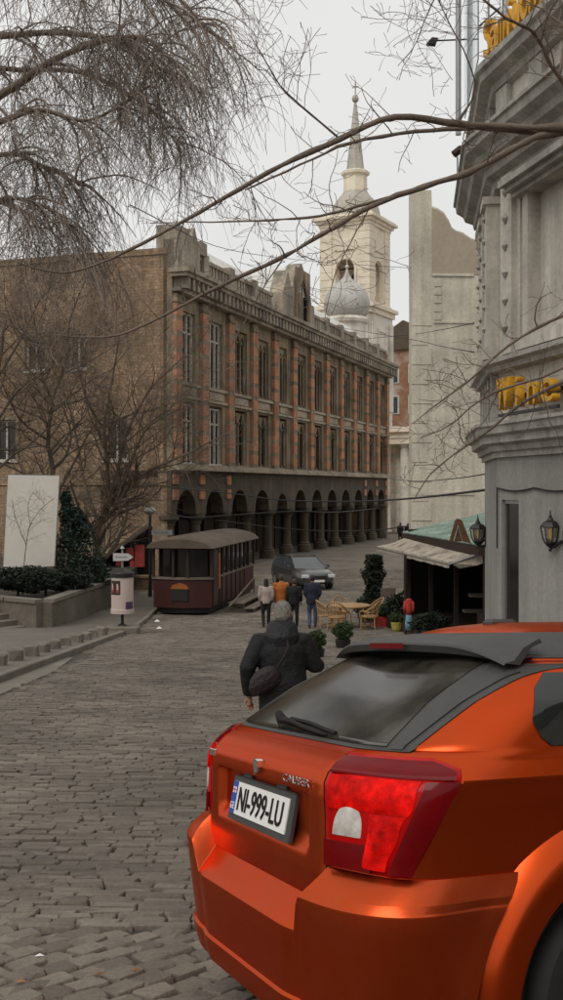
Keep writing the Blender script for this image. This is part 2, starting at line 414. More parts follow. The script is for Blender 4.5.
for t in setts:
    x, y, l, d, rz = t; k = rs.randrange(8); h = rs.uniform(.018,.034); sl = (gz(y+.05) - gz(y-.05))/.1
    tx, ty = rs.uniform(-.03,.03), rs.uniform(-.03,.03)
    if id(t) in near:
        o = bpy.data.objects.new('cobblestone', TM[k]); COL.objects.link(o); o.parent = road
        o.location = (x, y, gz(y)); o.scale = (l, d, h); o.rotation_euler = (math.atan(sl) + tx*.7, ty*.7, rz); continue
    vs, fs = (TPL if y < 13 else TPLO)[k]
    a = np.array(vs) * np.array([l, d, h]); c_, s_ = math.cos(rz), math.sin(rz)
    X = a[:,0]*c_ - a[:,1]*s_; Yv = a[:,0]*s_ + a[:,1]*c_
    Z = a[:,2] + X*tx + Yv*(sl + ty)
    AV.append(np.c_[X + x, Yv + y, Z + gz(y)]); AF += [tuple(i + off for i in f) for f in fs]; off += len(vs)
me = bpy.data.meshes.new('cobblestones'); me.from_pydata(np.vstack(AV).tolist(), [], AF)
o = link('cobblestones', me, MATS['cobble'], road); o['kind'] = 'stuff'

# ------------------------------------------------------------------ arcaded brown building on the left
ROT = math.radians(71)
LB = thing('arcaded_building', 'long brown three storey building with ground floor arcade and orange banded pilasters', 'building', (-5.57, 56, -4.543), ROT)
ZB = 4.543                                       # local z = absolute z + ZB
L, NB = 46.6, 12; BW = L/NB
z_ = lambda a: a + ZB
wall = MB(); trim = MB()
# side wall facing the square (x = 0 plane), with window openings
sw = [(2.55, 3.85, 1.5, 3.65), (7.4, 8.6, 6.3, 8.1), (9.2, 10.5, 1.5, 3.7), (4.9, 6.0, 6.3, 8.1)]
cuts_y = sorted(set([.3, 16.0] + [a for q in sw for a in q[:2]]))
for i in range(len(cuts_y)-1):
    a, b = cuts_y[i], cuts_y[i+1]; zz = [(-4.543, 12.3)]
    for q in sw:
        if q[0] <= a and b <= q[1]:
            zz = [(lo, hi) for l0, h0 in zz for lo, hi in ((l0, q[2]), (q[3], h0))]
    for lo, hi in zz: wall.box(0, .45, a, b, z_(lo), z_(hi))
part('side_wall', wall, MATS['brick_brown'], LB)
part('side_band', MB().box(-.09, .0, .3, 16, z_(.2), z_(.5)), MATS['brick_brown'], LB); part('side_band', MB().box(-.06, .0, .3, 16, z_(12.0), z_(12.32)), MATS['brick_brown'], LB)
for q in sw:
    f = MB(); y0, y1, a, b = q[0], q[1], z_(q[2]), z_(q[3])
    f.box(.16, .24, y0, y0+.1, a, b).box(.16, .24, y1-.1, y1, a, b).box(.16, .24, y0+.1, y1-.1, b-.1, b).box(.16, .24, y0+.1, y1-.1, a, a+.1)
    f.box(.16, .24, (y0+y1)/2-.05, (y0+y1)/2+.05, a+.1, b-.1)
    f.box(-.07, .16, y0-.1, y1+.1, a-.12, a-.004)
    wo_ = part('window', f, MATS['frame_white'], LB)
    part('pane', MB().box(.25, .28, y0, y1, a, b), MATS['pane'], wo_)
    part('window_surround', MB().box(-.05, .02, y0-.22, y0-.01, a-.13, b+.02).box(-.05, .02, y1+.01, y1+.22, a-.13, b+.02).box(-.08, .02, y0-.3, y1+.3, b+.021, b+.3), MATS['stone_brown'], LB)
# street front: spandrels, reveals
wall = MB()
D = .5
for i in range(NB):
    c = (i+.5)*BW; hw = 1.02 if i != 4 else .75
    for a, b in ((1.25, 4.62), (5.62, 9.3)):
        wall.box(i*BW, c-hw, 0, D, z_(a), z_(b)); wall.box(c+hw, (i+1)*BW, 0, D, z_(a), z_(b))
wall.box(0, L, 0, D, z_(.95), z_(1.25)); wall.box(0, L, 0, D, z_(4.62), z_(5.62)); wall.box(0, L, 0, D, z_(9.3), z_(11.2))
part('front_wall', wall, MATS['stone_brown'], LB)
part('end_wall', MB().box(L-.02, L+.4, .01, 16, 0, z_(12.3)).box(0, L, 15.6, 16, 0, z_(12.3)), MATS['brick_brown'], LB)
# arcade: arch panels on columns, a dark passage behind
for i in range(NB):
    c = (i+.5)*BW
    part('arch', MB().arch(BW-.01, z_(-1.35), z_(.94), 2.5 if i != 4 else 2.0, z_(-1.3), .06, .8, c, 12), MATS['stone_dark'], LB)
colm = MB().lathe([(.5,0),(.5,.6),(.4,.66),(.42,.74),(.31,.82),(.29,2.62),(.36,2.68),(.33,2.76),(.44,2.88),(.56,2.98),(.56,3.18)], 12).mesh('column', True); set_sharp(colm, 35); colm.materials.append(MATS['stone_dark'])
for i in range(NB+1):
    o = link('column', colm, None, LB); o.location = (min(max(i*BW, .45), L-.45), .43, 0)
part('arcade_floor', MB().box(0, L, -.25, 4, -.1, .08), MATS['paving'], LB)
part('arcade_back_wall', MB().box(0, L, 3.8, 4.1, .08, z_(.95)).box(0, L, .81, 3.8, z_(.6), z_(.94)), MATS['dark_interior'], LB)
for i in range(NB):
    c = (i+.5)*BW
    sh = part('shop_door', MB().box(c-.9, c+.9, 3.68, 3.79, .09, 2.7).box(c-1.0, c-.9, 3.6, 3.79, .09, 2.8).box(c+.9, c+1.0, 3.6, 3.79, .09, 2.8), MATS['wood_dark'], LB)
# pilasters with orange brick bands
BANDM = MB().box(-.412, .412, -.235, -.02, 0, .58).mesh('brick_band'); BANDM.materials.append(MATS['brick_orange'])
BANDL = MB().box(-.32, .32, -.05, .05, 0, .52).mesh('brick_band'); BANDL.materials.append(MATS['brick_orange'])
for i in range(NB+1):
    x = min(max(i*BW, .42), L-.42); w_ = .40
    p = part('pilaster', MB().box(x-w_, x+w_, -.22, 0, z_(1.32), z_(10.0)).box(x-w_-.06, x+w_+.06, -.28, -.0, z_(9.55), z_(9.72)), MATS['stone_brown'], LB)
    zz = 1.5
    while zz < 9.3:
        o = link('brick_band', BANDM, None, p); o.location = (x, 0, z_(zz)); zz += .82
    if i in (0, 1, 2, 10, 11, 12):
        for zz in (-.55, .25): o = link('brick_band', BANDL, None, LB); o.location = (x, 0, z_(zz))
# string courses and cornice
t = MB().box(-.1, L+.1, -.42, .0, z_(.98), z_(1.14)).box(-.1, L+.1, -.3, .0, z_(1.14), z_(1.3)).box(0, L, -.14, .0, z_(4.75), z_(4.88)).box(0, L, -.14, .0, z_(5.42), z_(5.58))
part('string_course', t, MATS['stone_light'], LB)
t = MB().box(-.15, L+.15, -.5, .0, z_(10.06), z_(10.22)).box(-.3, L+.3, -.95, .0, z_(10.78), z_(10.98)).box(-.4, L+.4, -1.1, .0, z_(10.98), z_(11.2))
x = .1
while x < L: t.box(x, x+.3, -.85, 0, z_(10.22), z_(10.78)); x += .62
part('cornice', t, MATS['attic'], LB)
# attic parapet with piers and slots, roof, gable, corner block
t = MB()
for i in range(NB):
    if i == 4 or i == 5 and False: continue
    t.box(i*BW, i*BW+.7, -.12, .5, z_(11.2), z_(12.75)); t.box(i*BW+.7, (i+1)*BW, .05, .35, z_(11.2), z_(11.5)); t.box(i*BW+.7, (i+1)*BW, .0, .4, z_(12.35), z_(12.55))
    x = i*BW + .8
    while x < (i+1)*BW - .2: t.box(x, x+.26, .08, .32, z_(11.5), z_(12.35)); x += .46
    t.box(i*BW+.7, (i+1)*BW, .33, .34, z_(11.5), z_(12.35))
o = part('parapet', t, MATS['attic'], LB); o['kind'] = 'stuff'
t = MB().slab([(0,z_(11.2)),(2.9,z_(11.2)),(2.9,z_(12.6)),(2.55,z_(13.2)),(2.2,z_(13.75)),(1.85,z_(13.2)),(1.5,z_(13.2)),(1.5,z_(13.5)),(0,z_(13.5))], -.3, .5)
t.box(0, .5, .5, .9, z_(12.3), z_(13.5)); t.box(3.2, 4.1, -.2, .6, z_(12.6), z_(13.3))
part('corner_parapet', t, MATS['attic'], LB)
t = MB().slab([(16.4,z_(11.2)),(23.2,z_(11.2)),(23.2,z_(12.9)),(22.6,z_(12.9)),(21.9,z_(14.2)),(20.3,z_(15.4)),(18.7,z_(14.2)),(18.2,z_(13.3)),(17.4,z_(14.4)),(16.6,z_(13.1)),(16.4,z_(12.8))], -.35, .6)
gb = part('gable', t, MATS['attic'], LB)
t = MB().arch(3.0, z_(11.3), z_(14.9), 2.0, z_(13.0), -.5, -.36, 20.3, 12, 1.3, point=1)
for k in (-.95, .95): t.box(20.3+k-.12, 20.3+k+.12, -.62, -.5, z_(11.3), z_(13.2))
part('gable_arch', t, MATS['stone_brown'], gb)
part('gable_window', MB().slab([(19.4,z_(11.4)),(21.2,z_(11.4)),(21.2,z_(13.1)),(20.9,z_(13.8)),(20.3,z_(14.25)),(19.7,z_(13.8)),(19.4,z_(13.1))], -.385, -.36), MATS['pane'], gb)
part('gable_mullion', MB().box(20.25, 20.35, -.43, -.386, z_(11.4), z_(14.1)), MATS['stone_light'], gb)
t = MB().slab([(.6,z_(12.2)),(L,z_(12.2)),(L,z_(12.4)),(.6,z_(12.4))], .55, 15.5)
t.add([(7,.8,z_(12.4)),(L,.8,z_(12.4)),(L,15,z_(12.4)),(7,15,z_(12.4)),(10.0,3.0,z_(14.6)),(L-2,3.0,z_(14.6)),(L-2,12,z_(14.6)),(10.0,12,z_(14.6))],[(0,1,5,4),(1,2,6,5),(2,3,7,6),(3,0,4,7),(4,5,6,7)])
part('roof', t, MATS['zinc'], LB)
part('dormer_roof', MB().slab([(17.0,z_(12.4)),(23,z_(12.4)),(20.3,z_(15.2))], .61, 6), MATS['zinc'], LB)
# windows: triple lancets upstairs, paired lights below
def lancet(n, w, h):
    m = MB(); dw = w/n
    for k in range(n): m.arch(dw, h-.62, h-.001, dw*.72, h-.55, .18, .34, -w/2+(k+.5)*dw, 6, dw*.55, point=1)
    for k in range(n+1):
        x = -w/2 + k*dw; x = min(max(x, -w/2+.06), w/2-.06)
        m.tube([(x,.2,.12),(x,.2,h-.6)], .07, 6); m.box(x-.1, x+.1, .1, .3, 0, .14); m.box(x-.1, x+.1, .1, .3, h-.68, h-.56)
    m.box(-w/2, w/2, .04, .3, -.14, -.004); return m.mesh('window')
def casement(n, w, h):
    m = MB(); m.box(-w/2, w/2, .2, .3, h*.7, h*.7+.09)
    for k in range(n+1):
        x = -w/2 + k*(w/n); x = min(max(x, -w/2+.06), w/2-.06); m.box(x-.06, x+.06, .2, .31, 0, h)
    m.box(-w/2, w/2, .04, .3, -.14, -.004).box(-w/2, w/2, .2, .31, h-.1, h); return m.mesh('window')
LW = {(3,2.04): lancet(3,2.04,3.66), (3,1.5): lancet(3,1.5,3.66)}; CW = {2.04: casement(3,2.04,3.66)}
LF = {2.04: lancet(2,2.04,3.1), 1.5: lancet(2,1.5,3.1)}; CF = casement(3,2.04,3.1)
pan = {}
for i in range(NB):
    c = (i+.5)*BW; w_ = 2.04 if i != 4 else 1.5
    for a, h, me, m in ((5.63, 3.66, CW[2.04] if i < 2 else LW[(3,w_)], 'frame_white' if i < 2 else 'stone_brown'), (1.4, 3.1, CF if i < 2 else LF[w_], 'frame_white' if i < 2 else 'stone_brown')):
        o = link('window', me, MATS[m], LB); o.location = (c, .0, z_(a))
        if (w_, h) not in pan:
            pan[(w_,h)] = MB().box(-w_/2, w_/2, .36, .4, 0, h).mesh('pane'); pan[(w_,h)].materials.append(MATS['pane'])
        p = link('pane', pan[(w_,h)], None, o)
    part('spandrel_panel', MB().box(c-w_/2, c+w_/2, -.06, -.0, z_(4.95), z_(5.36)), MATS['stone_light'], LB)

# ------------------------------------------------------------------ church: bell tower, dome, portico
TR = math.radians(-27.7)
CT = thing('church_tower', 'cream church bell tower with arched openings and tall thin spire', 'tower', (8.6, 128, -4.543), TR)
W2 = 3.1
def courses(m, x0, x1, y0, y1, z0, z1, n):
    h = (z1-z0)/n
    for k in range(n):
        m.box(x0, x1, y0, y1, z0+k*h+.07, z0+(k+1)*h); m.box(x0+.07, x1-.07, y0+.07, y1-.07, z0+k*h, z0+k*h+.07)
t = MB(); zl, zh = z_(21.3), z_(30.0)
for sx in (-1, 1):
    for sy in (-1, 1):
        t = MB(); cx_, cy_ = sx*(W2-.75), sy*(W2-.75); courses(t, cx_-.75, cx_+.75, cy_-.75, cy_+.75, zl, zh, 10); part('corner_pier', t, MATS['church_cream'], CT)
for k in range(4):
    M_ = Matrix.Rotation(k*PI/2, 4, 'Z')
    m = MB().arch(2*W2-2.9, zl, zh, 2.3, z_(25.1), -W2+.15, -W2+.6, 0, 12)
    m.box(-1.2, 1.2, -W2+.0, -W2+.15, z_(27.2), z_(28.4)); m.box(-1.5, -1.2, -W2+.02, -W2+.15, z_(22), z_(25.3)); m.box(1.2, 1.5, -W2+.02, -W2+.15, z_(22), z_(25.3))
    part('arch_wall', m, MATS['church_cream'], CT, M=M_)
part('bell', MB().lathe([(.75,z_(23.6)),(.62,z_(24)),(.45,z_(24.7)),(.2,z_(25.1)),(.05,z_(25.6))], 12).box(-2, 2, -.06, .06, z_(25.6), z_(25.75)), MATS['black_metal'], CT)
def sq(m, h, a, b): return m.box(-h, h, -h, h, z_(a), z_(b))
t = MB(); sq(t, W2+.1, 29.99, 30.35); sq(t, W2+.35, 30.35, 30.7); sq(t, W2+.7, 30.7, 31.0); sq(t, W2+.5, 31.0, 31.2)
part('cornice', t, MATS['church_cream'], CT); t = MB(); sq(t, W2+.15, 20.9, 21.29); sq(t, W2+.75, 20.5, 20.9); sq(t, W2+.45, 19.9, 20.5)
part('cornice', t, MATS['church_cream'], CT)
t = MB(); sq(t, W2+.2, -4.543, 19.9); part('lower_tier', t, MATS['church_white'], CT)
t = MB()
for k in range(4):
    M_ = Matrix.Rotation(k*PI/2, 4, 'Z')
    for x in (-2.6, 2.6): t.box(x-.5, x+.5, -W2-.42, -W2-.2, z_(9), z_(19.2), M_)
    t.box(-1.2, -1.0, -W2-.35, -W2-.2, z_(11), z_(18), M_).box(1.0, 1.2, -W2-.35, -W2-.2, z_(11), z_(18), M_).box(-1.2, 1.2, -W2-.35, -W2-.2, z_(18), z_(18.3), M_)
part('tier_pilasters', t, MATS['church_white'], CT)
M8 = Matrix.Rotation(PI/8, 4, 'Z')
part('tower_dome', MB().lathe([(3.0,z_(31.2)),(2.95,z_(31.7)),(2.7,z_(32.7)),(2.2,z_(33.6)),(1.55,z_(34.3)),(1.45,z_(34.5))], 8, M8), MATS['spire'], CT)
part('lantern', MB().lathe([(1.4,z_(34.5)),(1.35,z_(36.3)),(1.65,z_(36.5)),(1.7,z_(36.8)),(1.2,z_(37.0))], 8, M8), MATS['church_cream'], CT)
part('spire', MB().lathe([(1.05,z_(37.0)),(.62,z_(40.8)),(.2,z_(44.6)),(.12,z_(44.9))], 8, M8), MATS['spire'], CT)
part('finial_cross', MB().lathe([(.1,z_(44.9)),(.36,z_(45.15)),(.42,z_(45.4)),(.3,z_(45.75)),(.06,z_(45.9))], 10).box(-.06,.06,-.06,.06,z_(45.9),z_(47.4)).box(-.42,.42,-.05,.05,z_(46.7),z_(46.84)), MATS['spire'], CT)
OD = thing('onion_dome_church', 'small church with silver onion dome in front of the bell tower', 'church', (6.85, 115, -4.543), TR)
part('nave', MB().box(-5, 1.9, -4, 5, 0, z_(12.5)).slab([(-5.3,z_(12.5)),(2.2,z_(12.5)),(-1.5,z_(15.0))], -4.4, 5.4), MATS['church_white'], OD)
part('drum', MB().lathe([(1.95,z_(12.5)),(1.95,z_(17.2)),(2.2,z_(17.3)),(2.3,z_(17.6)),(2.1,z_(17.9)),(1.6,z_(17.95))], 20), MATS['church_white'], OD)
t = MB().lathe([(1.85,z_(17.9)),(2.1,z_(18.15)),(2.32,z_(18.6)),(2.42,z_(19.15)),(2.38,z_(19.7)),(2.2,z_(20.3)),(1.85,z_(20.85)),(1.35,z_(21.35)),(.85,z_(21.7)),(.45,z_(22.05)),(.22,z_(22.5)),(.13,z_(22.9)),(.1,z_(23))], 28)
part('onion_dome', t, MATS['dome_zinc'], OD, True)
part('dome_cross', MB().lathe([(.1,z_(23)),(.24,z_(23.2)),(.1,z_(23.45))], 8).box(-.05,.05,-.05,.05,z_(23.4),z_(25.2)).box(-.4,.4,-.04,.04,z_(24.5),z_(24.62)), MATS['frame_white'], OD)
PT = thing('church_portico', 'white church portico with tall round columns at the end of the street', 'portico', (11.9, 112, -4.543), TR)
for x in (-1.35, -.35, .75, 1.9, 3.0):
    part('column', MB().lathe([(.62,0),(.62,.3),(.5,.5),(.48,8.2),(.44,8.7),(.62,8.9),(.66,9.1)], 16), MATS['church_white'], PT, True, loc=(x, 0 if x != -.35 else 1.4, 0), sharp=35)
part('entablature', MB().box(-2.1, 5, -.75, 3, 9.1, 9.7).box(-2.2, 5, -.85, 3, 9.7, 10.3).box(-2.6, 5, -1.2, 3, 10.3, 10.8), MATS['church_cream'], PT)
part('back_wall', MB().box(-1.9, 5, 2.6, 3.0, 0, 9.1), MATS['church_white'], PT)
part('steps', MB().box(-2.6, 5, -1.6, 3, -.2, .0).box(-2.4, 5, -1.2, 3, .0, .18), MATS['concrete'], PT)
FH = thing('brick_house', 'distant reddish brick house glimpsed between church tower and grey wall', 'house', P(404, 489, 150) + Vector((0,0,-4.543)), TR)
part('wall', MB().box(-6, 6, 0, 8, 0, z_(19)), MATS['far_brick'], FH)
part('roof', MB().slab([(-6.4,z_(19)),(6.4,z_(19)),(0,z_(23))], -.4, 8.4), MATS['tram_roof'], FH)
for r in range(4):
    for c in range(4):
        x = -4.5 + c*3; zz = z_(2 + r*4.2)
        f = part('window', MB().box(x-.85, x+.85, -.1, -.0, zz-.15, zz+2.4), MATS['frame_white'], FH)
        part('pane', MB().box(x-.6, x+.6, -.14, -.1, zz, zz+2.2), MATS['pane'], f)

# ------------------------------------------------------------------ plain grey party wall building
PB = thing('party_wall_building', 'tall blank grey plaster wall with curved parapet behind the green cafe roof', 'building', (5.66, 48, -4.543), math.radians(2))
px2 = lambda p: (p - 411) * .04364
pz = lambda q: (489 - q) * .04364 + ZB
prof = [(0,0),(7,0),(7,pz(255)),(px2(500),pz(249)),(px2(478),pz(240)),(px2(471),pz(237.5)),(px2(463),pz(232)),(px2(456),pz(230)),(px2(452),pz(227)),(px2(449),pz(220)),(px2(444),pz(212)),(px2(438),pz(208)),(px2(432),pz(206)),(px2(431.5),pz(190)),(0,pz(190))]
part('wall', MB().slab(prof, 0, .6), MATS['plaster_grey'], PB)
part('rear_block', MB().prism([(.1,.62),(9,.62),(14,14),(5.2,14)], 0, pz(275)).box(.05, px2(431.5), .605, 1.0, pz(275), pz(191)), MATS['plaster_grey'], PB)
up = [(px2(432),pz(274)),(6.9,pz(274)),(6.9,pz(257)),(px2(500),pz(251)),(px2(478),pz(242)),(px2(471),pz(239.5)),(px2(463),pz(234)),(px2(456),pz(232)),(px2(451.5),pz(229)),(px2(448.5),pz(222)),(px2(443.5),pz(214)),(px2(438),pz(210)),(px2(432),pz(208))]
part('stucco_field', MB().slab(up, -.03, -.001), MATS['plaster_beige'], PB)
for k in range(11):
    zq = pz(316 + k*19.5)
    part('quoin', MB().box(.02, (.9, .72)[k % 2], -.035, -.001, zq-.42, zq+.38), MATS['plaster_grey'], PB)
for k in range(5):
    zq = pz(283 + k*8.4)
    part('quoin', MB().box(px2(434), px2(441.5), -.035, -.001, zq-.14, zq+.15), MATS['plaster_grey'], PB)
for q in ((432,-.07,276,273.5),(434,-.05,323,321),(411,-.05,495,492)): part('ledge', MB().box(px2(q[0]), px2(474), q[1], -.001, pz(q[2]), pz(q[3])), MATS['plaster_grey'], PB)

# ------------------------------------------------------------------ grey corner building with the wine shop
WB = thing('wine_shop_building', 'grey classical corner building with moulded cornices and yellow letters', 'building')
P0, P1 = Vector((3.885, 21.0)), Vector((3.48, 17.65)); P3 = P1 + Vector((1.2,-5.85)).normalized()*32.0  # long wall run behind the viewer is unseen, added to darken the car's reflections
BACK = [Vector((18, -13.7)), Vector((13, 22.5))]
def plan(d):                                    # wall polygon pushed outwards by d (ccw)
    n0 = (P0-P1).normalized(); nA = Vector((-n0.y, n0.x)); n1 = (P1-P3).normalized(); nB = Vector((-n1.y, n1.x))
    bis = (nA+nB).normalized(); k = d/bis.dot(nA)
    e = (BACK[1]-P0).normalized(); nE = Vector((-e.y, e.x)); b0 = (nA+nE).normalized(); k0 = d/b0.dot(nA)
    return [tuple(P3+nB*d), tuple(BACK[0]), tuple(BACK[1]+nE*d), tuple(P0+b0*k0), tuple(P1+bis*k)]
nA = (P0-P1).normalized(); nA = Vector((-nA.y, nA.x)); dirA = (P0-P1).normalized()
dirB = (P1-P3).normalized(); nB = Vector((-dirB.y, dirB.x))
def faceM(origin, d, n, z=0):                   # local x along wall towards the viewer, y into wall, z up
    x = Vector((-d.x, -d.y, 0)); yv = Vector((-n.x, -n.y, 0)); return Matrix(((x.x,yv.x,0,origin.x),(x.y,yv.y,0,origin.y),(0,0,1,z),(0,0,0,1)))
MA = faceM(P0, dirA, nA); MBf = faceM(P1, dirB, nB)      # x runs 0..3.37 on A, 0..5.97 on B
# ground floor with the tall narrow window opening on face B
w0, w1, wz = .14, .80, -.17
def onB(Y): return (P1.y - Y)/ -dirB.y * -1
low = MB()
low.prism([tuple(P1+(-nA)*0), tuple(P1-nA*.5), tuple(P0-nA*.5), tuple(P0)], -4.3, .55)
low.box(0, w0, 0, .5, -4.3, .55, MBf); low.box(w1, 32, 0, .5, -4.3, .55, MBf); low.box(w0, w1, 0, .5, wz, .55, MBf)
low.prism([tuple(P0-nA*.5), tuple(P0), (13,22.5), (13,22.0)], -4.4, .55)
part('ground_floor_wall', low, MATS['wine_wall'], WB)
wf = part('window', MB().box(w0, w0+.05, .04, .1, -3.6, wz, MBf).box(w1-.05, w1, .04, .1, -3.6, wz, MBf).box(w0+.05, w1-.05, .04, .1, wz-.06, wz, MBf), MATS['grey_metal'], WB)
part('pane', MB().box(w0, w1, .07, .09, -4.2, wz, MBf), MATS['pane'], wf)
def ring(a, b, z0, z1): return [(plan(a), z0), (plan(b), z1)]
def moulding(prof):                             # list of (offset, z): closed polygon rings stacked
    m = MB(); vs = []; fs = []
    for d, z in prof: vs += [(x, y, z) for x, y in plan(d)]
    for i in range(len(prof)-1):
        for k in range(5): fs.append((i*5+k, i*5+(k+1) % 5, (i+1)*5+(k+1) % 5, (i+1)*5+k))
    fs.append((4,3,2,1,0)); fs.append(tuple(range((len(prof)-1)*5, len(prof)*5)))
    return m.add(vs, fs)
part('lower_cornice', moulding([(.02,.5),(.06,.5),(.06,.58),(.12,.6),(.14,.68),(.24,.72),(.24,.82),(.32,.86),(.34,.96),(.37,.98),(.37,1.03),(.05,1.05)]), MATS['wine_trim'], WB)
part('sign_band', moulding([(-.02,1.04),(-.02,1.9)]), MATS['wine_upper'], WB)
for x in (.25, .95, 1.65, 2.35, 3.1): part('band_pilaster', MB().box(x-.14, x+.14, -.1, .018, 1.05, 1.84, MA), MATS['wine_trim'], WB)
part('ledge', moulding([(.0,1.84),(.16,1.86),(.18,1.93),(.26,1.97),(.26,2.04),(.04,2.08)]), MATS['wine_trim'], WB)
part('upper_wall', moulding([(-.1,2.05),(-.1,4.95)]), MATS['wine_upper'], WB)
for x, w_, d in ((.22,.16,.1),(.85,.2,.16),(1.6,.26,.16),(2.3,.24,.12),(2.95,.3,.18)):
    pl = part('pilaster', MB().box(x-w_, x+w_, -d, .099, 2.09, 4.6, MA).box(x-w_-.05, x+w_+.05, -d-.06, .099, 4.6, 4.72, MA).box(x-w_-.05, x+w_+.05, -d-.05, .099, 2.09, 2.3, MA), MATS['wine_upper'], WB)
    for k in range(6): part('stud', MB().lathe([(.055,0),(.055,.02),(.02,.05)], 4, MA @ Matrix.Translation((x, -d-.002, 2.62 + k*.36)) @ Matrix.Rotation(PI/2, 4, 'X')), MATS['wine_trim'], pl)
for x in (1.2, 2.62):
    part('scroll_bracket', MB().lathe([(.05,3.9),(.12,3.98),(.13,4.1),(.09,4.2),(.13,4.32),(.15,4.5),(.1,4.62)], 8, MA, (x,-.08)), MATS['wine_trim'], WB)
pl = part('pilaster', MB().box(.28, .98, -.06, .099, 2.09, 4.9, MBf).box(.42, .84, -.14, -.06, 2.09, 4.86, MBf), MATS['wine_upper'], WB)
for k in range(7): part('stud', MB().lathe([(.085,0),(.085,.02),(.03,.06)], 4, MBf @ Matrix.Translation((.63, -.142, 2.5 + k*.42)) @ Matrix.Rotation(PI/2, 4, 'X')), MATS['wine_trim'], pl)
bw = part('blind_window', MB().box(1.16, 1.34, -.1, .099, 2.3, 4.4, MBf).box(3.0, 3.18, -.1, .099, 2.3, 4.4, MBf).box(1.02, 3.3, -.16, .099, 2.09, 2.28, MBf), MATS['wine_upper'], WB)
part('hood_moulding', MB().box(1.0, 3.34, -.2, .098, 4.4, 4.48, MBf).box(.94, 3.4, -.3, .098, 4.48, 4.56, MBf).box(.88, 3.46, -.38, .098, 4.56, 4.66, MBf), MATS['wine_trim'], bw)
part('main_cornice', moulding([(-.08,4.78),(.06,4.8),(.08,4.92),(.2,4.98),(.22,5.08),(.36,5.16),(.4,5.26),(.52,5.36),(.54,5.48),(.58,5.5),(.58,5.56),(.1,5.62)]), MATS['wine_trim'], WB)
part('attic_wall', moulding([(.0,5.6),(.0,6.35)]), MATS['wine_upper'], WB)
part('attic_cornice', moulding([(.01,6.3),(.1,6.34),(.12,6.45),(.28,6.52),(.3,6.62),(.36,6.66),(.36,6.76),(.0,6.8)]), MATS['wine_trim'], WB)
for x in (.5, 1.5, 2.6): part('attic_pier', MB().box(x-.18, x+.18, -.1, -.001, 5.62, 6.3, MA), MATS['wine_trim'], WB)
for x in (.35, 1.6, 2.9): part('attic_pier', MB().box(x-.22, x+.22, -.1, -.001, 5.62, 6.3, MBf), MATS['wine_trim'], WB)
part('roof_slab', moulding([(-.3,6.75),(-.3,6.9)]), MATS['zinc'], WB)
# yellow letter signs
def letters(txt, M_, x0, x1, zc, h, label, depth=.1):
    g = thing('letter_sign', label, 'sign', M_ @ Vector(((x0+x1)/2, -.16, zc)))
    n = len(txt); st = (x1-x0)/n
    R3 = M_.to_3x3().to_4x4() @ Matrix.Rotation(PI/2, 4, 'X')
    for i, ch in enumerate(txt):
        me = text_mesh(ch, h*1.35, depth, 1.0, .004); xs = [v.co.x for v in me.vertices]; zs = [v.co.y for v in me.vertices]
        wd = max(xs)-min(xs); cx_ = (max(xs)+min(xs))/2; base = 0
        fit = min(1.35, st*.92/max(wd, 1e-3)) if wd > st*.55 else 1.0
        for v in me.vertices: v.co.x = (v.co.x-cx_)*fit
        me.materials.append(MATS['letters'])
        part('letter', me, None, g, M=Matrix.Translation(M_.to_3x3() @ Vector((x0+(i+.5)*st-(x0+x1)/2, 0, 0))) @ R3)
    part('rail', MB().box(-(x1-x0)/2, (x1-x0)/2, -.02, .02, -h*.56-.03, -h*.56+.02, M_.to_3x3().to_4x4()).box(-(x1-x0)/2, (x1-x0)/2, .08, .2, -.05, .0, M_.to_3x3().to_4x4()), MATS['black_metal'], g)
    return g
letters('Wine', MBf, .42, 2.5, 1.44, .52, 'yellow raised letters reading Wine above the shop window', .06)
letters('Samiuoni', MBf, -.1, 2.2, 7.16, .62, 'tall yellow letter row standing on the roof edge', .06)
# glass screen and poles on the roof edge
GS = thing('glass_screen', 'glass screen with steel poles standing on the roof corner', 'screen', (3.5, 20.9, 6.76))
for q, (x, y, r) in enumerate(((-.12,.1,.055),(.02,-.9,.02),(.08,-1.9,.02),(.16,-2.9,.05))):
    part('pole', MB().tube([(x,y,0),(x,y,4.6)], r, 8), MATS['grey_metal'], GS)
part('glass_pane', MB().box(-.02, .0, -2.85, .05, .3, 4.5, Matrix.Rotation(-.09, 4, 'Z')), MATS['sky_glass'], GS)
part('rail', MB().tube([(-.12,.1,.3),(.16,-2.9,.3)], .02, 6), MATS['grey_metal'], GS)
FL = thing('floodlight', 'small floodlight on a thin arm jutting from the glass screen', 'lamp', (3.38, 21.0, 8.58))
part('arm', MB().tube([(.1,0,0),(-.42,.1,.02)], .015, 6).tube([(.1,0,0),(.5,-1.4,-.02)], .015, 6), MATS['black_metal'], FL)
part('head', MB().slab([(-.6,-.05),(-.42,-.07),(-.38,.05),(-.5,.06)], .03, .17), MATS['black_metal'], FL)
DR = thing('roof_spout', 'small rusty spout and wire loop at the roof corner', 'spout', (3.42, 21.05, 6.45))
part('pipe', MB().tube([(.25,0,.1),(.0,0,.05),(-.12,0,-.05)], .075, 8), MATS['wood_dark'], DR)
part('loop', MB().tube([(-.05,0,-.1),(-.05,0,-.45),(.2,0,-.45),(.2,0,-.1)], .018, 6), MATS['grey_metal'], DR)

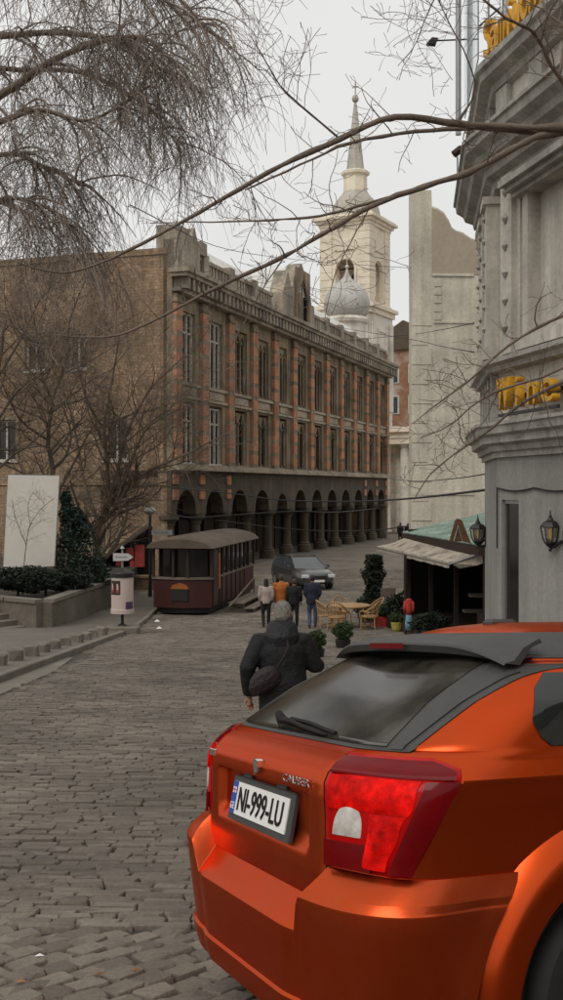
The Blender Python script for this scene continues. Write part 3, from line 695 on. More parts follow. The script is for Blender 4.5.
def lantern(label, wallpt, head, s):
    g = thing('wall_lantern', label, 'lantern', head, 0, 'wall lanterns on the wine shop')
    k = s/.56
    part('cap', MB().lathe([(.02,.2),(.035,.19),(.05,.15),(.11,.12),(.15,.07),(.16,.05),(.155,.04)][::-1], 8, Matrix.Scale(k,4)), MATS['black_metal'], g)
    part('finial', MB().lathe([(.018,.195),(.028,.215),(.012,.24),(.008,.3)], 8, Matrix.Scale(k,4)), MATS['black_metal'], g)
    part('glass', MB().lathe([(.145,.038),(.115,-.12),(.08,-.2)], 8, Matrix.Scale(k,4)), MATS['lamp_glass'], g)
    fr = MB()
    for q in range(8):
        a = 2*PI*q/8; fr.tube([(.15*math.cos(a)*k,.15*math.sin(a)*k,.04*k),(.12*math.cos(a)*k,.12*math.sin(a)*k,-.12*k),(.085*math.cos(a)*k,.085*math.sin(a)*k,-.2*k)], .008*k, 4)
    part('frame', fr, MATS['black_metal'], g)
    part('base', MB().lathe([(.015,-.33),(.03,-.3),(.02,-.27),(.06,-.24),(.09,-.2),(.09,-.185)], 8, Matrix.Scale(k,4)), MATS['black_metal'], g)
    part('bulb', MB().lathe([(.012,-.18),(.03,-.1),(.035,-.04),(.02,.01),(.004,.03)], 8, Matrix.Scale(k,4)), MATS['bulb'], g)
    d = Vector(wallpt) - Vector(head)
    part('bracket', MB().tube([(0,0,-.28*k), (d.x*.4,d.y*.4,-.24*k), (d.x*.8,d.y*.8,-.16*k), (d.x,d.y,-.16*k)], .022*k, 6).tube([(d.x,d.y,-.3*k),(d.x,d.y,.0)], .03*k, 6), MATS['black_metal'], g)
a = P0 - dirA*.35; lantern('black wall lantern on the far corner beside the cafe awning', (a.x, a.y, 0), P(478, 531, 20.75), .56)
a = P1 - dirB*2.35; lantern('black wall lantern beside the narrow window, nearest the viewer', (a.x, a.y, 0), P(550.5, 530, 15.6), .52)
cb = MB(); pts = []
for i in range(25):
    t = i/24*2.4; pts.append((t, -.025, -.02 - .05*abs(math.sin(t*2.2)) + .04))
o = part('wall_cable', MB().tube(pts, .014, 5, MBf).tube([(.0,-.02,.02),(.0,-.02,-.95)], .012, 5, MBf), MATS['wire'], None); tag(o, 'thin dark cable looping along the grey shop wall', 'cable')

# ------------------------------------------------------------------ cafe with striped awning and green roof
CF_ = thing('cafe_pavilion', 'dark wooden cafe pavilion with pale green corrugated roof', 'cafe', (0,0,0))
f0, f1 = Vector((4.37,28.6)), Vector((3.19,36.7)); b0, b1 = Vector((5.2,28.0)), Vector((4.1,35.4))
gzc = gz(30)
# pavilion walls behind
back0, back1 = Vector((7.6,27.6)), Vector((6.6,36.5))
part('floor', MB().prism([tuple(f0),tuple(back0),tuple(back1),tuple(f1)], gz(36)-.3, gz(29)+.02), MATS['wood_dark'], CF_)
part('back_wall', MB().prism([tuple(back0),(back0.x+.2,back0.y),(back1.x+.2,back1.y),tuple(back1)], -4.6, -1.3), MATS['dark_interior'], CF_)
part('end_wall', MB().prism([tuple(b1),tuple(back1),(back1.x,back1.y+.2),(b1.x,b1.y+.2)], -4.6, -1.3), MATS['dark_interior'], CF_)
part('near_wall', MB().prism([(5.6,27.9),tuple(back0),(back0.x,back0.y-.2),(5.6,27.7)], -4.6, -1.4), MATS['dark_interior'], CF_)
for q in (0, .33, .66, 1):
    p = b0.lerp(b1, q); part('post', MB().box(p.x-.06, p.x+.06, p.y-.06, p.y+.06, gz(p.y), -1.5), MATS['post_dark'], CF_)
# roof: corrugated sheets rising to the right
def lerp3(a, b, t): return Vector(a).lerp(Vector(b), t)
A0, A1 = (5.0,27.7,-1.42), (3.95,36.0,-1.42); R0, R1 = (7.9,27.3,-.78), (6.9,36.8,-.78)
rm = MB(); nq = 64; vs = []; fs = []
for i in range(nq*4+1):
    t = i/(nq*4); dz = .028*math.sin(i*PI/2)
    for (a, b) in ((A0,A1),(R0,R1)): p = lerp3(a, b, t); vs.append((p.x,p.y,p.z+dz))
rm.add(vs, [(2*i,2*i+1,2*i+3,2*i+2) for i in range(nq*4)])
part('corrugated_roof', rm, MATS['green_roof'], CF_)
e = MB(); e.prism([(A0[0]-.02,A0[1]),(A0[0]+.1,A0[1]),(A1[0]+.1,A1[1]),(A1[0]-.02,A1[1])], -1.68, -1.46)
part('fascia', e, MATS['wood_dark'], CF_)
gp = P(459, 530, 27.6)
part('wooden_gable', MB().slab([(-.28,-.34),(-.18,-.34),(-.02,.18),(.12,-.34),(.36,-.4),(.08,.3),(-.06,.34),(-.12,.26)], -.05, .05, Matrix.Translation(gp) @ Matrix.Scale(.85, 4)).slab([(-.14,-.34),(.1,-.34),(-.02,.1)], -.02, .02, Matrix.Translation(gp) @ Matrix.Scale(.85, 4)), MATS['gable_wood'], CF_)
part('shelf', MB().prism([(5.2,30.2),(6.6,30.2),(6.6,30.6),(5.2,30.6)], -2.98, -2.9), MATS['wood_grey'], CF_); part('shelf', MB().prism([(5.2,31.2),(6.6,31.2),(6.6,31.6),(5.2,31.6)], -3.52, -3.45), MATS['wood_grey'], CF_)
part('counter', MB().prism([(5.3,29.0),(7.2,28.8),(7.2,29.6),(5.3,29.8)], -4.3, -3.3), MATS['wood_dark'], CF_)
part('red_curtain', MB().prism([(5.9,29.0),(6.1,29.0),(6.1,29.1),(5.9,29.1)], -4.2, -2.3), MATS['poster_red'], CF_)
AW = thing('awning', 'weathered cream striped awning sagging over the cafe front', 'awning', (0,0,0))
N1, N2 = 48, 8; vs = []; fs = []
for i in range(N1+1):
    t = i/N1
    a = lerp3((b0.x+.1,b0.y,-1.48), (b1.x+.05,b1.y,-1.48), t); b = lerp3((f0.x,f0.y,-1.9), (f1.x,f1.y,-1.9), t)
    for j in range(N2+1):
        s = j/N2; p = a.lerp(b, s); p.z -= .06*math.sin(PI*s) + 0.008*math.sin(t*40)*s; vs.append(p)
for i in range(N1):
    for j in range(N2): q = i*(N2+1)+j; fs.append((q,q+1,q+N2+2,q+N2+1))
part('canvas', MB().add(vs, fs), MATS['awning'], AW, True)
vs = []; fs = []
for i in range(N1+1):
    p = lerp3((f0.x,f0.y,-1.9), (f1.x,f1.y,-1.9), i/N1); p.z -= .008*math.sin(i/N1*40)
    q = p + Vector((-.01,-.01,-.15 - .012*abs(math.sin(i*.9)))); vs += [p, q]
part('valance', MB().add(vs, [(2*i,2*i+1,2*i+3,2*i+2) for i in range(N1)]), MATS['awning'], AW)
part('frame', MB().tube([(b0.x,b0.y,-1.6),(f0.x,f0.y,-1.96)], .025, 6).tube([(f0.x,f0.y,-1.96),(f1.x,f1.y,-1.96)], .025, 6).tube([(b1.x,b1.y,-1.6),(f1.x,f1.y,-1.96)], .025, 6), MATS['grey_metal'], AW)
vs = [(b0.x+.1,b0.y,-1.5),(f0.x,f0.y,-1.92),(f0.x+.25,f0.y-.1,-2.06),(5.0,28.1,-1.95),(5.25,28,-1.85)]
part('torn_flap', MB().add(vs, [(0,1,2,3,4)]), MATS['awning'], AW)

# ------------------------------------------------------------------ planter wall, steps, garden bed
e1 = Vector((-.806,.592)); pc = Vector((-7.37,34.0)); pe = Vector((-6.6,42.4)); pl_ = pc + e1*9
RW = thing('planter_wall', 'low concrete retaining wall round the garden bed', 'wall', (pc.x, pc.y, -4.3))
def strip(a, b, t, z0, z1, ext=0):
    d = (b-a).normalized(); n = Vector((d.y,-d.x)); a = a-d*ext; b = b+d*ext
    return [tuple(a-pc), tuple(b-pc), tuple(b+n*t-pc), tuple(a+n*t-pc)][::-1], z0, z1
for a, b in ((pc, pe), (pc, pl_)):
    sgn = .28 if b is pe else -.28
    poly, z0, z1 = strip(a, b, sgn, -.3, .78); m = MB()
    if sgn < 0: poly = poly[::-1]
    m.prism(poly, z0, z1); part('wall_face', m, MATS['wall_concrete'], RW)
    k = int((b-a).length/1.4)
    for i in range(k):
        p, q = a.lerp(b, i/k), a.lerp(b, (i+1)/k - .006)
        d = (b-a).normalized(); n = Vector((d.y,-d.x))*(1 if sgn > 0 else -1)
        pol = [tuple(p-n*.06-pc), tuple(q-n*.06-pc), tuple(q+n*.34-pc), tuple(p+n*.34-pc)]
        if sgn > 0: pol = pol[::-1]
        part('coping_stone', MB().prism(pol, .785, .9), MATS['kerb'], RW)
        if i: part('wall_joint', MB().prism([tuple(p-n*.004-pc), tuple(p+(b-a).normalized()*.03-n*.004-pc), tuple(p+(b-a).normalized()*.03+n*.05-pc), tuple(p+n*.05-pc)], -.2, .78), MATS['joint'], RW)
struct('garden_bed', MB().prism([tuple(pc+Vector((-.05,.2))), tuple(pe), (-6.6,55), (-24,60), tuple(pl_)], -4.6, -3.55), MATS['soil'])
ST = thing('stone_steps', 'worn grey stone steps climbing beside the planter wall', 'steps', (pc.x, pc.y, -4.42))
n1 = Vector((-.592,-.806))
for i in range(6):
    a = e1*(.45+i*.42) + n1*.03; b = e1*9 + n1*.03
    part('step', MB().prism([tuple(a), tuple(b), tuple(b+n1*3.6), tuple(a+n1*3.6)][::-1], -.1 if i == 0 else .16*i+.001, .16*(i+1)+.02), MATS['concrete'], ST)
# row of rough stone blocks along the kerb
bm_ = [MB().bevbox(-.13,.13,-.12,.12,-.05,.21,.03).mesh('stone_block') for _ in range(3)]
for me in bm_:
    for v in me.vertices: v.co += Vector((random.uniform(-.02,.02), random.uniform(-.02,.02), random.uniform(-.015,.015)))
    me.materials.append(MATS['kerb'])
ordn = ['first','second','third','fourth','fifth','sixth','seventh','eighth','ninth','tenth']
for i in range(10):
    y = 20.0 + i*1.12
    o = link('stone_block', bm_[i % 3], None); o.location = (-5.12 + .02*i + random.uniform(-.03,.03), y, gz(y)+.13); o.rotation_euler = (random.uniform(-.05,.05), random.uniform(-.08,.08), random.uniform(-.3,.3)); o.scale = (random.uniform(.9,1.15),)*3
    tag(o, 'rough grey stone block on the kerb, ' + ordn[i] + ' from the left of the row', 'stone block', 'stone blocks along the kerb')

# white panel on posts
WP = thing('white_panel', 'blank white hoarding panel leaning in the garden bed', 'panel', P(31, 568, 36.5))
k = 36.5/F
quad = [(-28*k, -2*k), (23*k, 2*k), (28*k, 92*k), (-23*k, 93*k)]
part('board', MB().slab(quad, 0, .06), MATS['panel_white'], WP)
part('edge_frame', MB().tube([(quad[0][0],.03,quad[0][1]),(quad[3][0],.03,quad[3][1]),(quad[2][0],.03,quad[2][1])], .025, 5).tube([(quad[0][0],.03,quad[0][1]),(quad[1][0],.03,quad[1][1]),(quad[2][0],.03,quad[2][1])], .025, 5), MATS['grey_metal'], WP)
part('post', MB().box(-.5, -.42, .07, .15, -1.2, 2.4).box(.42, .5, .07, .15, -1.2, 2.4), MATS['black_metal'], WP)

# ------------------------------------------------------------------ plants and trees
def leaf_cloud(n, fn, size, seed, flat=.5, long=1.6):
    r = random.Random(seed); vs = []; fs = []
    for _ in range(n):
        p = Vector(fn(r)); a = Vector((r.gauss(0,1), r.gauss(0,1), r.gauss(0,1)*flat)).normalized(); b = a.cross(Vector((r.gauss(0,1), r.gauss(0,1), r.gauss(0,1)))).normalized()
        s = size*r.uniform(.6,1.4); q = len(vs)
        vs += [p-a*s*long, p+b*s*.6, p+a*s*long, p-b*s*.6]; fs.append((q,q+1,q+2,q+3))
    return MB().add(vs, fs)
def ell(rx, ry, rz, c=(0,0,0), lump=.18):
    def fn(r):
        while True:
            d = Vector((r.gauss(0,1), r.gauss(0,1), r.gauss(0,1))).normalized()
            k = 1 + lump*math.sin(d.x*5+c[0])*math.cos(d.y*4+d.z*6) ; t = r.random()**.28*k
            return (c[0]+d.x*rx*t, c[1]+d.y*ry*t, c[2]+d.z*rz*t)
    return fn
def bush(name, label, loc, rx, ry, rz, n, size, m, cat='bush', group=None, seed=1, pot=None):
    g = thing(name, label, cat, loc, 0, group)
    part('foliage', leaf_cloud(n, ell(rx, ry, rz, (0,0,rz + (pot or 0))), size, seed), MATS[m], g)
    if pot: part('pot', MB().lathe([(.13,-.02),(.17,.05),(.19,pot),(.16,pot+.02)], 14), MATS['black_metal'], g)
    r = random.Random(seed)
    part('stem', MB().tube([(0,0,-.1),(.02,0,rz*.5+(pot or 0)),(.03,.02,rz*1.2+(pot or 0))], [.03,.025,.01], 5), MATS['bark_dark'], g)
    return g
bush('clipped_bush', 'low dark green hedge in the bed below the white panel', P(22, 592, 36.0), 1.2, .7, .42, 5200, .045, 'leaf_dark', seed=2)
bush('clipped_bush', 'low dark shrub spreading along the bed right of the white panel', P(66, 592, 37.6), .9, .7, .38, 3200, .045, 'leaf_dark', seed=5)
# upright dark conifer right of the panel
g = thing('conifer_shrub', 'tall dark conifer shrub beside the white panel', 'shrub', P(74, 590, 40.0))
CL = [(0,0,.5,.95,.8,.6),(-.35,.1,1.2,.6,.6,.55),(.45,0,1.1,.65,.6,.6),(-.2,0,1.9,.5,.5,.55),(.25,.1,2.0,.42,.4,.5),(-.25,0,2.7,.34,.34,.5),(.1,0,2.5,.3,.3,.4),(-.3,0,3.25,.16,.16,.4),(.75,.1,.6,.6,.5,.5)]
def cone(r):
    c = CL[r.randrange(len(CL))]; return ell(c[3], c[4], c[5], c[:3], .35)(r)
part('foliage', leaf_cloud(9000, cone, .045, 11), MATS['leaf_conifer'], g)
part('trunk', MB().tube([(0,0,-.3),(0,0,1.5),(-.1,0,3.2)], [.08,.06,.01], 6), MATS['bark_dark'], g)

def grow(path, r0, r1, mbs, lvl, rr, cfg, thin=None):
    """sprout side branches from a path; mbs = list of MB per level"""
    n = len(path)
    if lvl >= len(cfg): return
    cnt, ln, up, spread, seg, wig = cfg[lvl]
    for _ in range(cnt):
        t = rr.uniform(.22, 1)*(n-1); i = min(int(t), n-2); p = Vector(path[i]).lerp(Vector(path[i+1]), t-i)
        d = (Vector(path[i+1])-Vector(path[i])).normalized()
        side = Vector((rr.gauss(0,1), rr.gauss(0,1), rr.gauss(0,.6))); side = (side - d*side.dot(d)).normalized()
        v = (d*(1-spread) + side*spread + Vector((0,0,up))).normalized()
        l = ln*rr.uniform(.5,1.2)*(1.15-.5*t/(n-1)); ra = (r0+(r1-r0)*t/(n-1))*rr.uniform(.45,.62)
        if thin: ra = min(ra, thin[lvl])*rr.uniform(.6,1)
        q = [p]; 
        for s in range(seg):
            v = (v + Vector((rr.gauss(0,wig), rr.gauss(0,wig), rr.gauss(0,wig)+up*.12))).normalized(); q.append(q[-1]+v*(l/seg))
        re = max(ra*.3, .002 if thin else .0035); rad = [ra+(re-ra)*s/seg for s in range(seg+1)]
        mbs[lvl].tube(q, rad, 5 if lvl == 0 else 3, cap=False)
        grow(q, ra, re, mbs, lvl+1, rr, cfg, thin)
def bare_tree(name, label, base, limbs, cfg, seed, mats=('bark','bark','twig'), leaves=0, group=None, leafmat='leaf_dry', thin=None):
    base = Vector(base); g = thing(name, label, 'tree', base, 0, group); rr = random.Random(seed)
    mbs = [MB() for _ in cfg]; tr = MB(); ends = []
    for path, r0, r1 in limbs:
        path = [Vector(p)-base for p in path]; sm = []
        for i in range(len(path)-1):                       # smooth the limb
            a, b = path[max(i-1,0)], path[min(i+2,len(path)-1)]
            for s in range(4):
                t = s/4; p, q = path[i], path[i+1]
                sm.append(.5*((2*p)+(-a+q)*t+(2*a-5*p+4*q-b)*t*t+(-a+3*p-3*q+b)*t**3))
        sm.append(path[-1]); n = len(sm)
        sm = [p + Vector((rr.gauss(0,r1), rr.gauss(0,r1), rr.gauss(0,r1)))*(0 if i in (0,n-1) else .5) for i, p in enumerate(sm)]
        tr.tube(sm, [(r0+(r1-r0)*i/(n-1))*(1+.12*rr.gauss(0,1)*(0 if thin is None else 1)) for i in range(n)], 8); grow(sm, r0, r1, mbs, 0, rr, cfg, thin)
    part('trunk', tr, MATS[mats[0]], g, True)
    for i, m in enumerate(mbs):
        if m.v: part('branches' if i == 0 else 'twigs', m, MATS[mats[1] if i == 0 else mats[2]], g)
        if i == len(mbs)-1: ends = m.v
    if leaves and ends:
        def fn(r): p = ends[r.randrange(len(ends))]; return (p[0]+r.gauss(0,.03), p[1]+r.gauss(0,.03), p[2]+r.gauss(0,.03))
        part('leaves', leaf_cloud(leaves, fn, .035, seed+1), MATS[leafmat], g)
    return g
Yt = 44.0
bare_tree('bare_tree', 'bare leaning tree with forked trunk in front of the brown side wall', P(92, 585, Yt),
  [([P(92,585,Yt),P(97,555,Yt),P(99,525,Yt),P(106,505,Yt)], 0.1872, 0.1275),
   ([P(106,505,Yt),P(122,490,43.5),P(150,470,43),P(190,452,42.5),P(235,430,42)], 0.1014, 0.0225),
   ([P(106,505,Yt),P(108,470,44.3),P(104,430,44.6),P(112,380,44.6),P(120,330,44)], 0.1092, 0.0225),
   ([P(106,505,Yt),P(118,470,44),P(128,430,43.4),P(150,390,43),P(180,360,42.6)], 0.0936, 0.0225),
   ([P(99,525,Yt),P(86,490,45),P(78,450,45.4),P(70,410,45.5),P(52,370,45)], 0.0936, 0.0225),
   ([P(122,490,43.5),P(140,440,43),P(158,420,42.6),P(200,400,42)], 0.0624, 0.0150),
   ([P(104,430,44.6),P(85,395,44),P(75,340,44),P(72,300,44)], 0.0624, 0.0150)],
  [(15, 3.6, .22, .62, 6, .16), (10, 1.9, .12, .6, 5, .2), (6, 1.0, .05, .6, 4, .22)], 21, ('bark','bark','twig'), 0)
bare_tree('bare_tree', 'slender bare tree with dry orange leaves behind the white panel', P(56, 585, 41),
  [([P(56,585,41),P(54,520,41),P(52,470,41),P(48,440,41),P(52,400,41)], 0.1248, 0.0675),
   ([P(52,470,41),P(66,455,40.6),P(70,430,40.5),P(60,400,40)], 0.0624, 0.0225),
   ([P(52,400,41),P(40,370,41),P(34,320,41),P(20,270,41)], 0.0624, 0.0188),
   ([P(52,400,41),P(66,360,41.3),P(70,320,41.5),P(90,270,41)], 0.0624, 0.0188),
   ([P(48,440,41),P(20,420,40.5),P(0,380,40),P(-20,350,40)], 0.0546, 0.0150)],
  [(15, 3.8, .15, .62, 6, .17), (10, 1.9, .08, .6, 5, .2), (6, 1.0, .0, .6, 4, .22)], 33, ('bark_dark','bark_dark','twig'), 420)
bare_tree('bare_tree', 'bare tree at the far left edge with dry leaves', P(-10, 585, 39),
  [([P(-14,585,39),P(-12,500,39),P(-8,430,39),P(-4,380,39),P(6,320,39)], 0.1560, 0.0450),
   ([P(-8,430,39),P(10,400,38.6),P(30,380,38),P(55,365,38)], 0.0546, 0.0150),
   ([P(-4,380,39),P(20,340,39),P(40,300,39),P(60,280,39)], 0.0546, 0.0150)],
  [(12, 3.2, .1, .62, 6, .17), (9, 1.7, .05, .6, 5, .2), (6, .9, .0, .6, 4, .22)], 37, ('bark_dark','bark_dark','twig'), 500)
bare_tree('bare_shrub', 'thin bare shrub in front of the white panel', P(22, 585, 35.6),
  [([P(22,585,35.6),P(26,545,35.6),P(30,525,35.6),P(42,508,35.5),P(54,498,35.5)], 0.0156, 0.0060),
   ([P(26,545,35.6),P(16,520,35.5),P(12,500,35.5)], 0.0117, 0.0045), ([P(30,525,35.6),P(28,505,35.5),P(34,490,35.5)], 0.0109, 0.0045)],
  [(9, .8, .1, .7, 5, .3), (4, .45, .0, .7, 4, .3)], 41, ('bark_dark','bark_dark','bark_dark'))

# weeping tree high on the left
def weeping():
    base = Vector((-7.6, 16.5, gz(16.5)+.1)); g = thing('weeping_tree', 'large bare weeping tree with fine hanging twigs, upper left', 'tree', base); rr = random.Random(5)
    Y = 16.0
    limbs = [([Vector((-7.6,16.5,gz(16.5))),Vector((-7.5,16.5,0)),Vector((-6.9,16.4,3.2)),Vector((-6.2,16.3,4.4))], .34, .2),
      ([Vector((-6.9,16.4,3.2)),P(-120,150,16.2),P(0,95,Y),P(50,62,15.8),P(100,42,15.6),P(145,38,15.3),P(170,60,15)], .15, .03),
      ([Vector((-6.2,16.3,4.4)),P(-90,40,16.3),P(0,36,16.2),P(60,33,16),P(130,45,15.8),P(165,75,15.6)], .14, .03),
      ([Vector((-6.9,16.4,3.2)),P(-100,160,15.8),P(0,122,15.3),P(40,110,15),P(90,120,14.8),P(150,85,14.6)], .12, .02),
      ([Vector((-7.3,16.5,1.2)),P(-100,190,16.5),P(0,155,16.2),P(40,165,16),P(80,185,15.8)], .11, .03),
      ([Vector((-6.2,16.3,4.4)),P(-60,-40,16.5),P(40,-60,16.5),P(120,-40,16.2),P(180,0,16),P(205,30,15.8)], .13, .025),
      ([Vector((-6.2,16.3,4.4)),P(-40,-20,15),P(50,-20,14.6),P(140,-15,14.4),P(195,30,14.2)], .12, .025),
      ([Vector((-7.4,16.5,.2)),P(-90,230,15.6),P(0,200,15.4),P(40,205,15.2),P(70,225,15)], .09, .02),
      ([Vector((-6.9,16.4,3.2)),P(-80,80,17),P(20,70,17.2),P(90,75,17.4),P(150,110,17.4),P(180,150,17.3)], .11, .02)]
    tr = MB(); br = MB(); tw = MB(); tips = []
    for path, r0, r1 in limbs:
        sm = []
        for i in range(len(path)-1):
            a, b = path[max(i-1,0)], path[min(i+2,len(path)-1)]
            for s in range(5):
                t = s/5; p, q = path[i], path[i+1]; sm.append(.5*((2*p)+(-a+q)*t+(2*a-5*p+4*q-b)*t*t+(-a+3*p-3*q+b)*t**3) - base)
        sm.append(path[-1]-base); n = len(sm)
        tr.tube(sm, [(r0+(r1-r0)*i/(n-1))*(.55 if path is not limbs[0][0] else 1) for i in range(n)], 7)
        if path is limbs[0][0]: continue
        for k in range(31):
            t = rr.uniform(.3,1)*(n-1); i = min(int(t), n-2); p = sm[i].lerp(sm[i+1], t-i)
            ax = (sm[i+1]-sm[i]).normalized()
            v = (ax*rr.uniform(.1,.9) + Vector((rr.gauss(.15,.5), rr.gauss(0,.6), rr.uniform(-.1,.7)))).normalized()
            l = rr.uniform(.7,1.8); q = [p]; ra = rr.uniform(.010,.022)
            for s in range(8):
                v = (v + Vector((rr.gauss(0,.14), rr.gauss(0,.14), -.26 + rr.gauss(0,.1)))).normalized(); q.append(q[-1]+v*(l/8))
            br.tube(q, [ra*(1-.75*s/8) for s in range(9)], 4, cap=False)
            for _ in range(rr.randint(12,19)):
                t2 = rr.uniform(.1,1)*8; j = min(int(t2), 7); a = q[j].lerp(q[j+1], t2-j)
                v2 = (Vector((rr.gauss(.05,.6), rr.gauss(0,.6), rr.uniform(-.6,.4)))).normalized(); l2 = rr.uniform(.35,1.5); c = [a]; rb = rr.uniform(.003,.0055)
                for s in range(7):
                    v2 = (v2 + Vector((rr.gauss(0,.16), rr.gauss(0,.16), -.28 + rr.gauss(0,.1)))).normalized(); c.append(c[-1]+v2*(l2/7))
                tw.tube(c, [rb*(1-.5*s/7) for s in range(8)], 3, cap=False); tips.append(c[rr.randint(3,7)])
                if rr.random() < .5:
                    a = c[3]; v3 = Vector((rr.gauss(0,.7), rr.gauss(0,.7), -.4)).normalized(); c3 = [a]
                    for s in range(4): v3 = (v3+Vector((rr.gauss(0,.2), rr.gauss(0,.2), -.2))).normalized(); c3.append(c3[-1]+v3*.09)
                    tw.tube(c3, .0035, 3, cap=False)
    part('trunk', tr, MATS['bark'], g, True); part('branches', br, MATS['twig_weep'], g); part('hanging_twigs', tw, MATS['twig_weep'], g)
    def fn(r): p = tips[r.randrange(len(tips))]; return (p.x, p.y, p.z)
    part('seed_pods', leaf_cloud(700, fn, .012, 77, 1, 1.3), MATS['twig_weep'], g)
weeping()

# near tree on the right whose bare branches reach across the view
Yn = 7.4
tb = Vector((3.5, 8.0, gz(8.0)))
NL = [([tb, Vector((3.45,8.0,.2)), Vector((3.2,7.9,1.8)), Vector((2.95,7.8,3.2)), Vector((3.0,7.8,5.0))], 0.1700, 0.0800),
  ([Vector((3.2,7.9,1.8)), P(640,128,7.6), P(563,128,Yn), P(510,127,7.4), P(460,124,7.3), P(395,117,7.2), P(340,139,7.1), P(282,165,7.0), P(225,198,6.9), P(175,226,6.8), P(110,259,6.7), P(60,273,6.6), P(14,261,6.5)], 0.0325, 0.0043),
  ([P(640,128,7.6), P(540,132,7.45), P(480,128,7.5), P(415,132,7.6), P(350,143,7.7), P(300,165,7.8), P(245,190,7.9)], 0.0236, 0.0058),
  ([P(600,127,7.5), P(545,135,7.4), P(520,145,7.3), P(470,172,7.2), P(425,186,7.1), P(370,207,7.0), P(330,230,6.9), P(285,256,6.8), P(240,277,6.75), P(200,296,6.7), P(149,323,6.6), P(107,337,6.5), P(53,335,6.4)], 0.0266, 0.0036),
  ([P(425,186,7.1), P(370,203,7.2), P(320,216,7.3), P(270,220,7.4), P(210,222,7.5), P(150,223,7.6)], 0.0118, 0.0036),
  ([Vector((3.3,7.9,1.2)), P(640,290,7.7), P(563,316,7.5), P(530,332,7.4), P(500,352,7.3), P(470,380,7.2), P(440,402,7.1), P(412,424,7.0)], 0.0177, 0.0029),
  ([Vector((3.4,8.0,.4)), P(640,350,7.8), P(563,382,7.6), P(520,405,7.5), P(490,430,7.4), P(460,450,7.3), P(430,475,7.2), P(414,500,7.1)], 0.0166, 0.0029),
  ([P(600,352,7.8), P(545,376,7.3), P(510,387,7.2), P(480,400,7.1), P(450,425,7.0), P(420,438,6.9)], 0.0118, 0.0029),
  ([Vector((2.95,7.8,3.2)), P(600,110,7.6), P(559,75,7.4), P(540,42,7.3), P(528,28,7.2), P(505,17,7.1), P(475,-8,7.0), P(460,-30,6.9)], 0.0177, 0.0058),
  ([P(559,75,7.4), P(565,30,7.5), P(545,10,7.6), P(540,-20,7.7)], 0.0118, 0.0058),
  ([P(285,256,6.8), P(262,290,6.7), P(240,330,6.6), P(215,372,6.5)], 0.0048, 0.0022),
  ([P(340,139,7.1), P(300,105,7.0), P(280,85,6.9), P(262,55,6.8), P(250,35,6.8)], 0.0071, 0.0022),
  ([P(370,207,7.0), P(352,240,6.9), P(335,275,6.8), P(325,318,6.75)], 0.0048, 0.0022),
  ([P(458,124,7.3), P(475,90,7.2), P(468,60,7.1), P(448,20,7.0), P(436,-5,7.0)], 0.0059, 0.0029),
  ([P(436,-5,7.0), P(425,20,6.95), P(415,45,6.9), P(398,66,6.9)], 0.0048, 0.0022)]
g = bare_tree('bare_tree', 'near bare tree whose long branches reach across from the right', tb, NL,
  [(16, .45, .2, .68, 7, .16), (5, .17, .12, .7, 4, .22)], 61, ('bark_near','bark_near','bark_near'), thin=(.0055,.0035))

# ------------------------------------------------------------------ poster column, lamp post, kiosk
pcz = gz(32.6)
PC = thing('poster_column', 'round poster drum on a single pole with an arrow sign on top', 'poster column', (-4.72, 32.6, pcz))
part('plinth', MB().bevbox(-.5,.5,-.35,.35,-.1,.26,.03), MATS['concrete'], PC)
part('pole', MB().tube([(0,0,.26),(0,0,.75)], .045, 8).lathe([(.14,.26),(.12,.3),(.05,.34)], 10), MATS['black_metal'], PC)
zb = lambda q: (489-q)/F*32.6 - pcz
drum = part('drum', MB().lathe([(.05,zb(613.5)),(.345,zb(613)),(.345,zb(609)),(.328,zb(608.5)),(.328,zb(577))], 24), MATS['poster_paper'], PC, True, sharp=40)
def curved(a0, a1, z0, z1, r, n=8):
    vs = []
    for i in range(n+1):
        a = a0+(a1-a0)*i/n; vs += [(r*math.cos(a), r*math.sin(a), z0), (r*math.cos(a), r*math.sin(a), z1)]
    return MB().add(vs, [(2*i,2*i+2,2*i+3,2*i+1) for i in range(n)])
po = part('poster', curved(math.radians(205), math.radians(268), zb(594), zb(580), .332), MATS['poster_dark'], drum)
for a in (214, 246): part('poster_figure', curved(math.radians(a), math.radians(a+15), zb(592), zb(585), .335, 4), MATS['poster_red'], drum)
for a in (216, 248): part('poster_figure', curved(math.radians(a), math.radians(a+9), zb(589), zb(583), .337, 4), MATS['poster_paper'], drum)
part('poster', curved(math.radians(295), math.radians(345), zb(610), zb(601), .332), MATS['poster_violet'], drum)
part('cap', MB().lathe([(.35,zb(577)),(.35,zb(573)),(.33,zb(572)),(.12,zb(569)),(.05,zb(567.5))], 24), MATS['black_metal'], PC)
part('sign_pole', MB().tube([(0,0,zb(569)),(0,0,zb(550))], .03, 6).lathe([(.02,zb(550)),(.07,zb(548.5)),(.02,zb(546))], 8), MATS['grey_metal'], PC)
k = 32.6/F
sg = part('arrow_sign', MB().slab([(-9*k,zb(561)),(6*k,zb(560.5)),(11*k,zb(557)),(6*k,zb(553.5)),(-9*k,zb(553))], -.06, -.035), MATS['sign_white'], PC)
part('sign_lettering', MB().box(-7*k, -3.5*k, -.065, -.061, zb(557.6), zb(556.4)).box(-3*k, .5*k, -.065, -.061, zb(557.6), zb(556.4)).box(1*k, 5*k, -.065, -.061, zb(557.6), zb(556.4)), MATS['grey_metal'], sg)
LP = thing('street_lamp', 'slim street lamp with flat white head behind the poster column', 'street lamp', P(150, 489, 46) + Vector((0,0,-4.543)))
zl_ = lambda q: (489-q)/F*46 + 4.543
part('post', MB().tube([(0,0,0),(0,0,1),(0,0,zl_(514))], [.09,.06,.05], 8), MATS['black_metal'], LP)
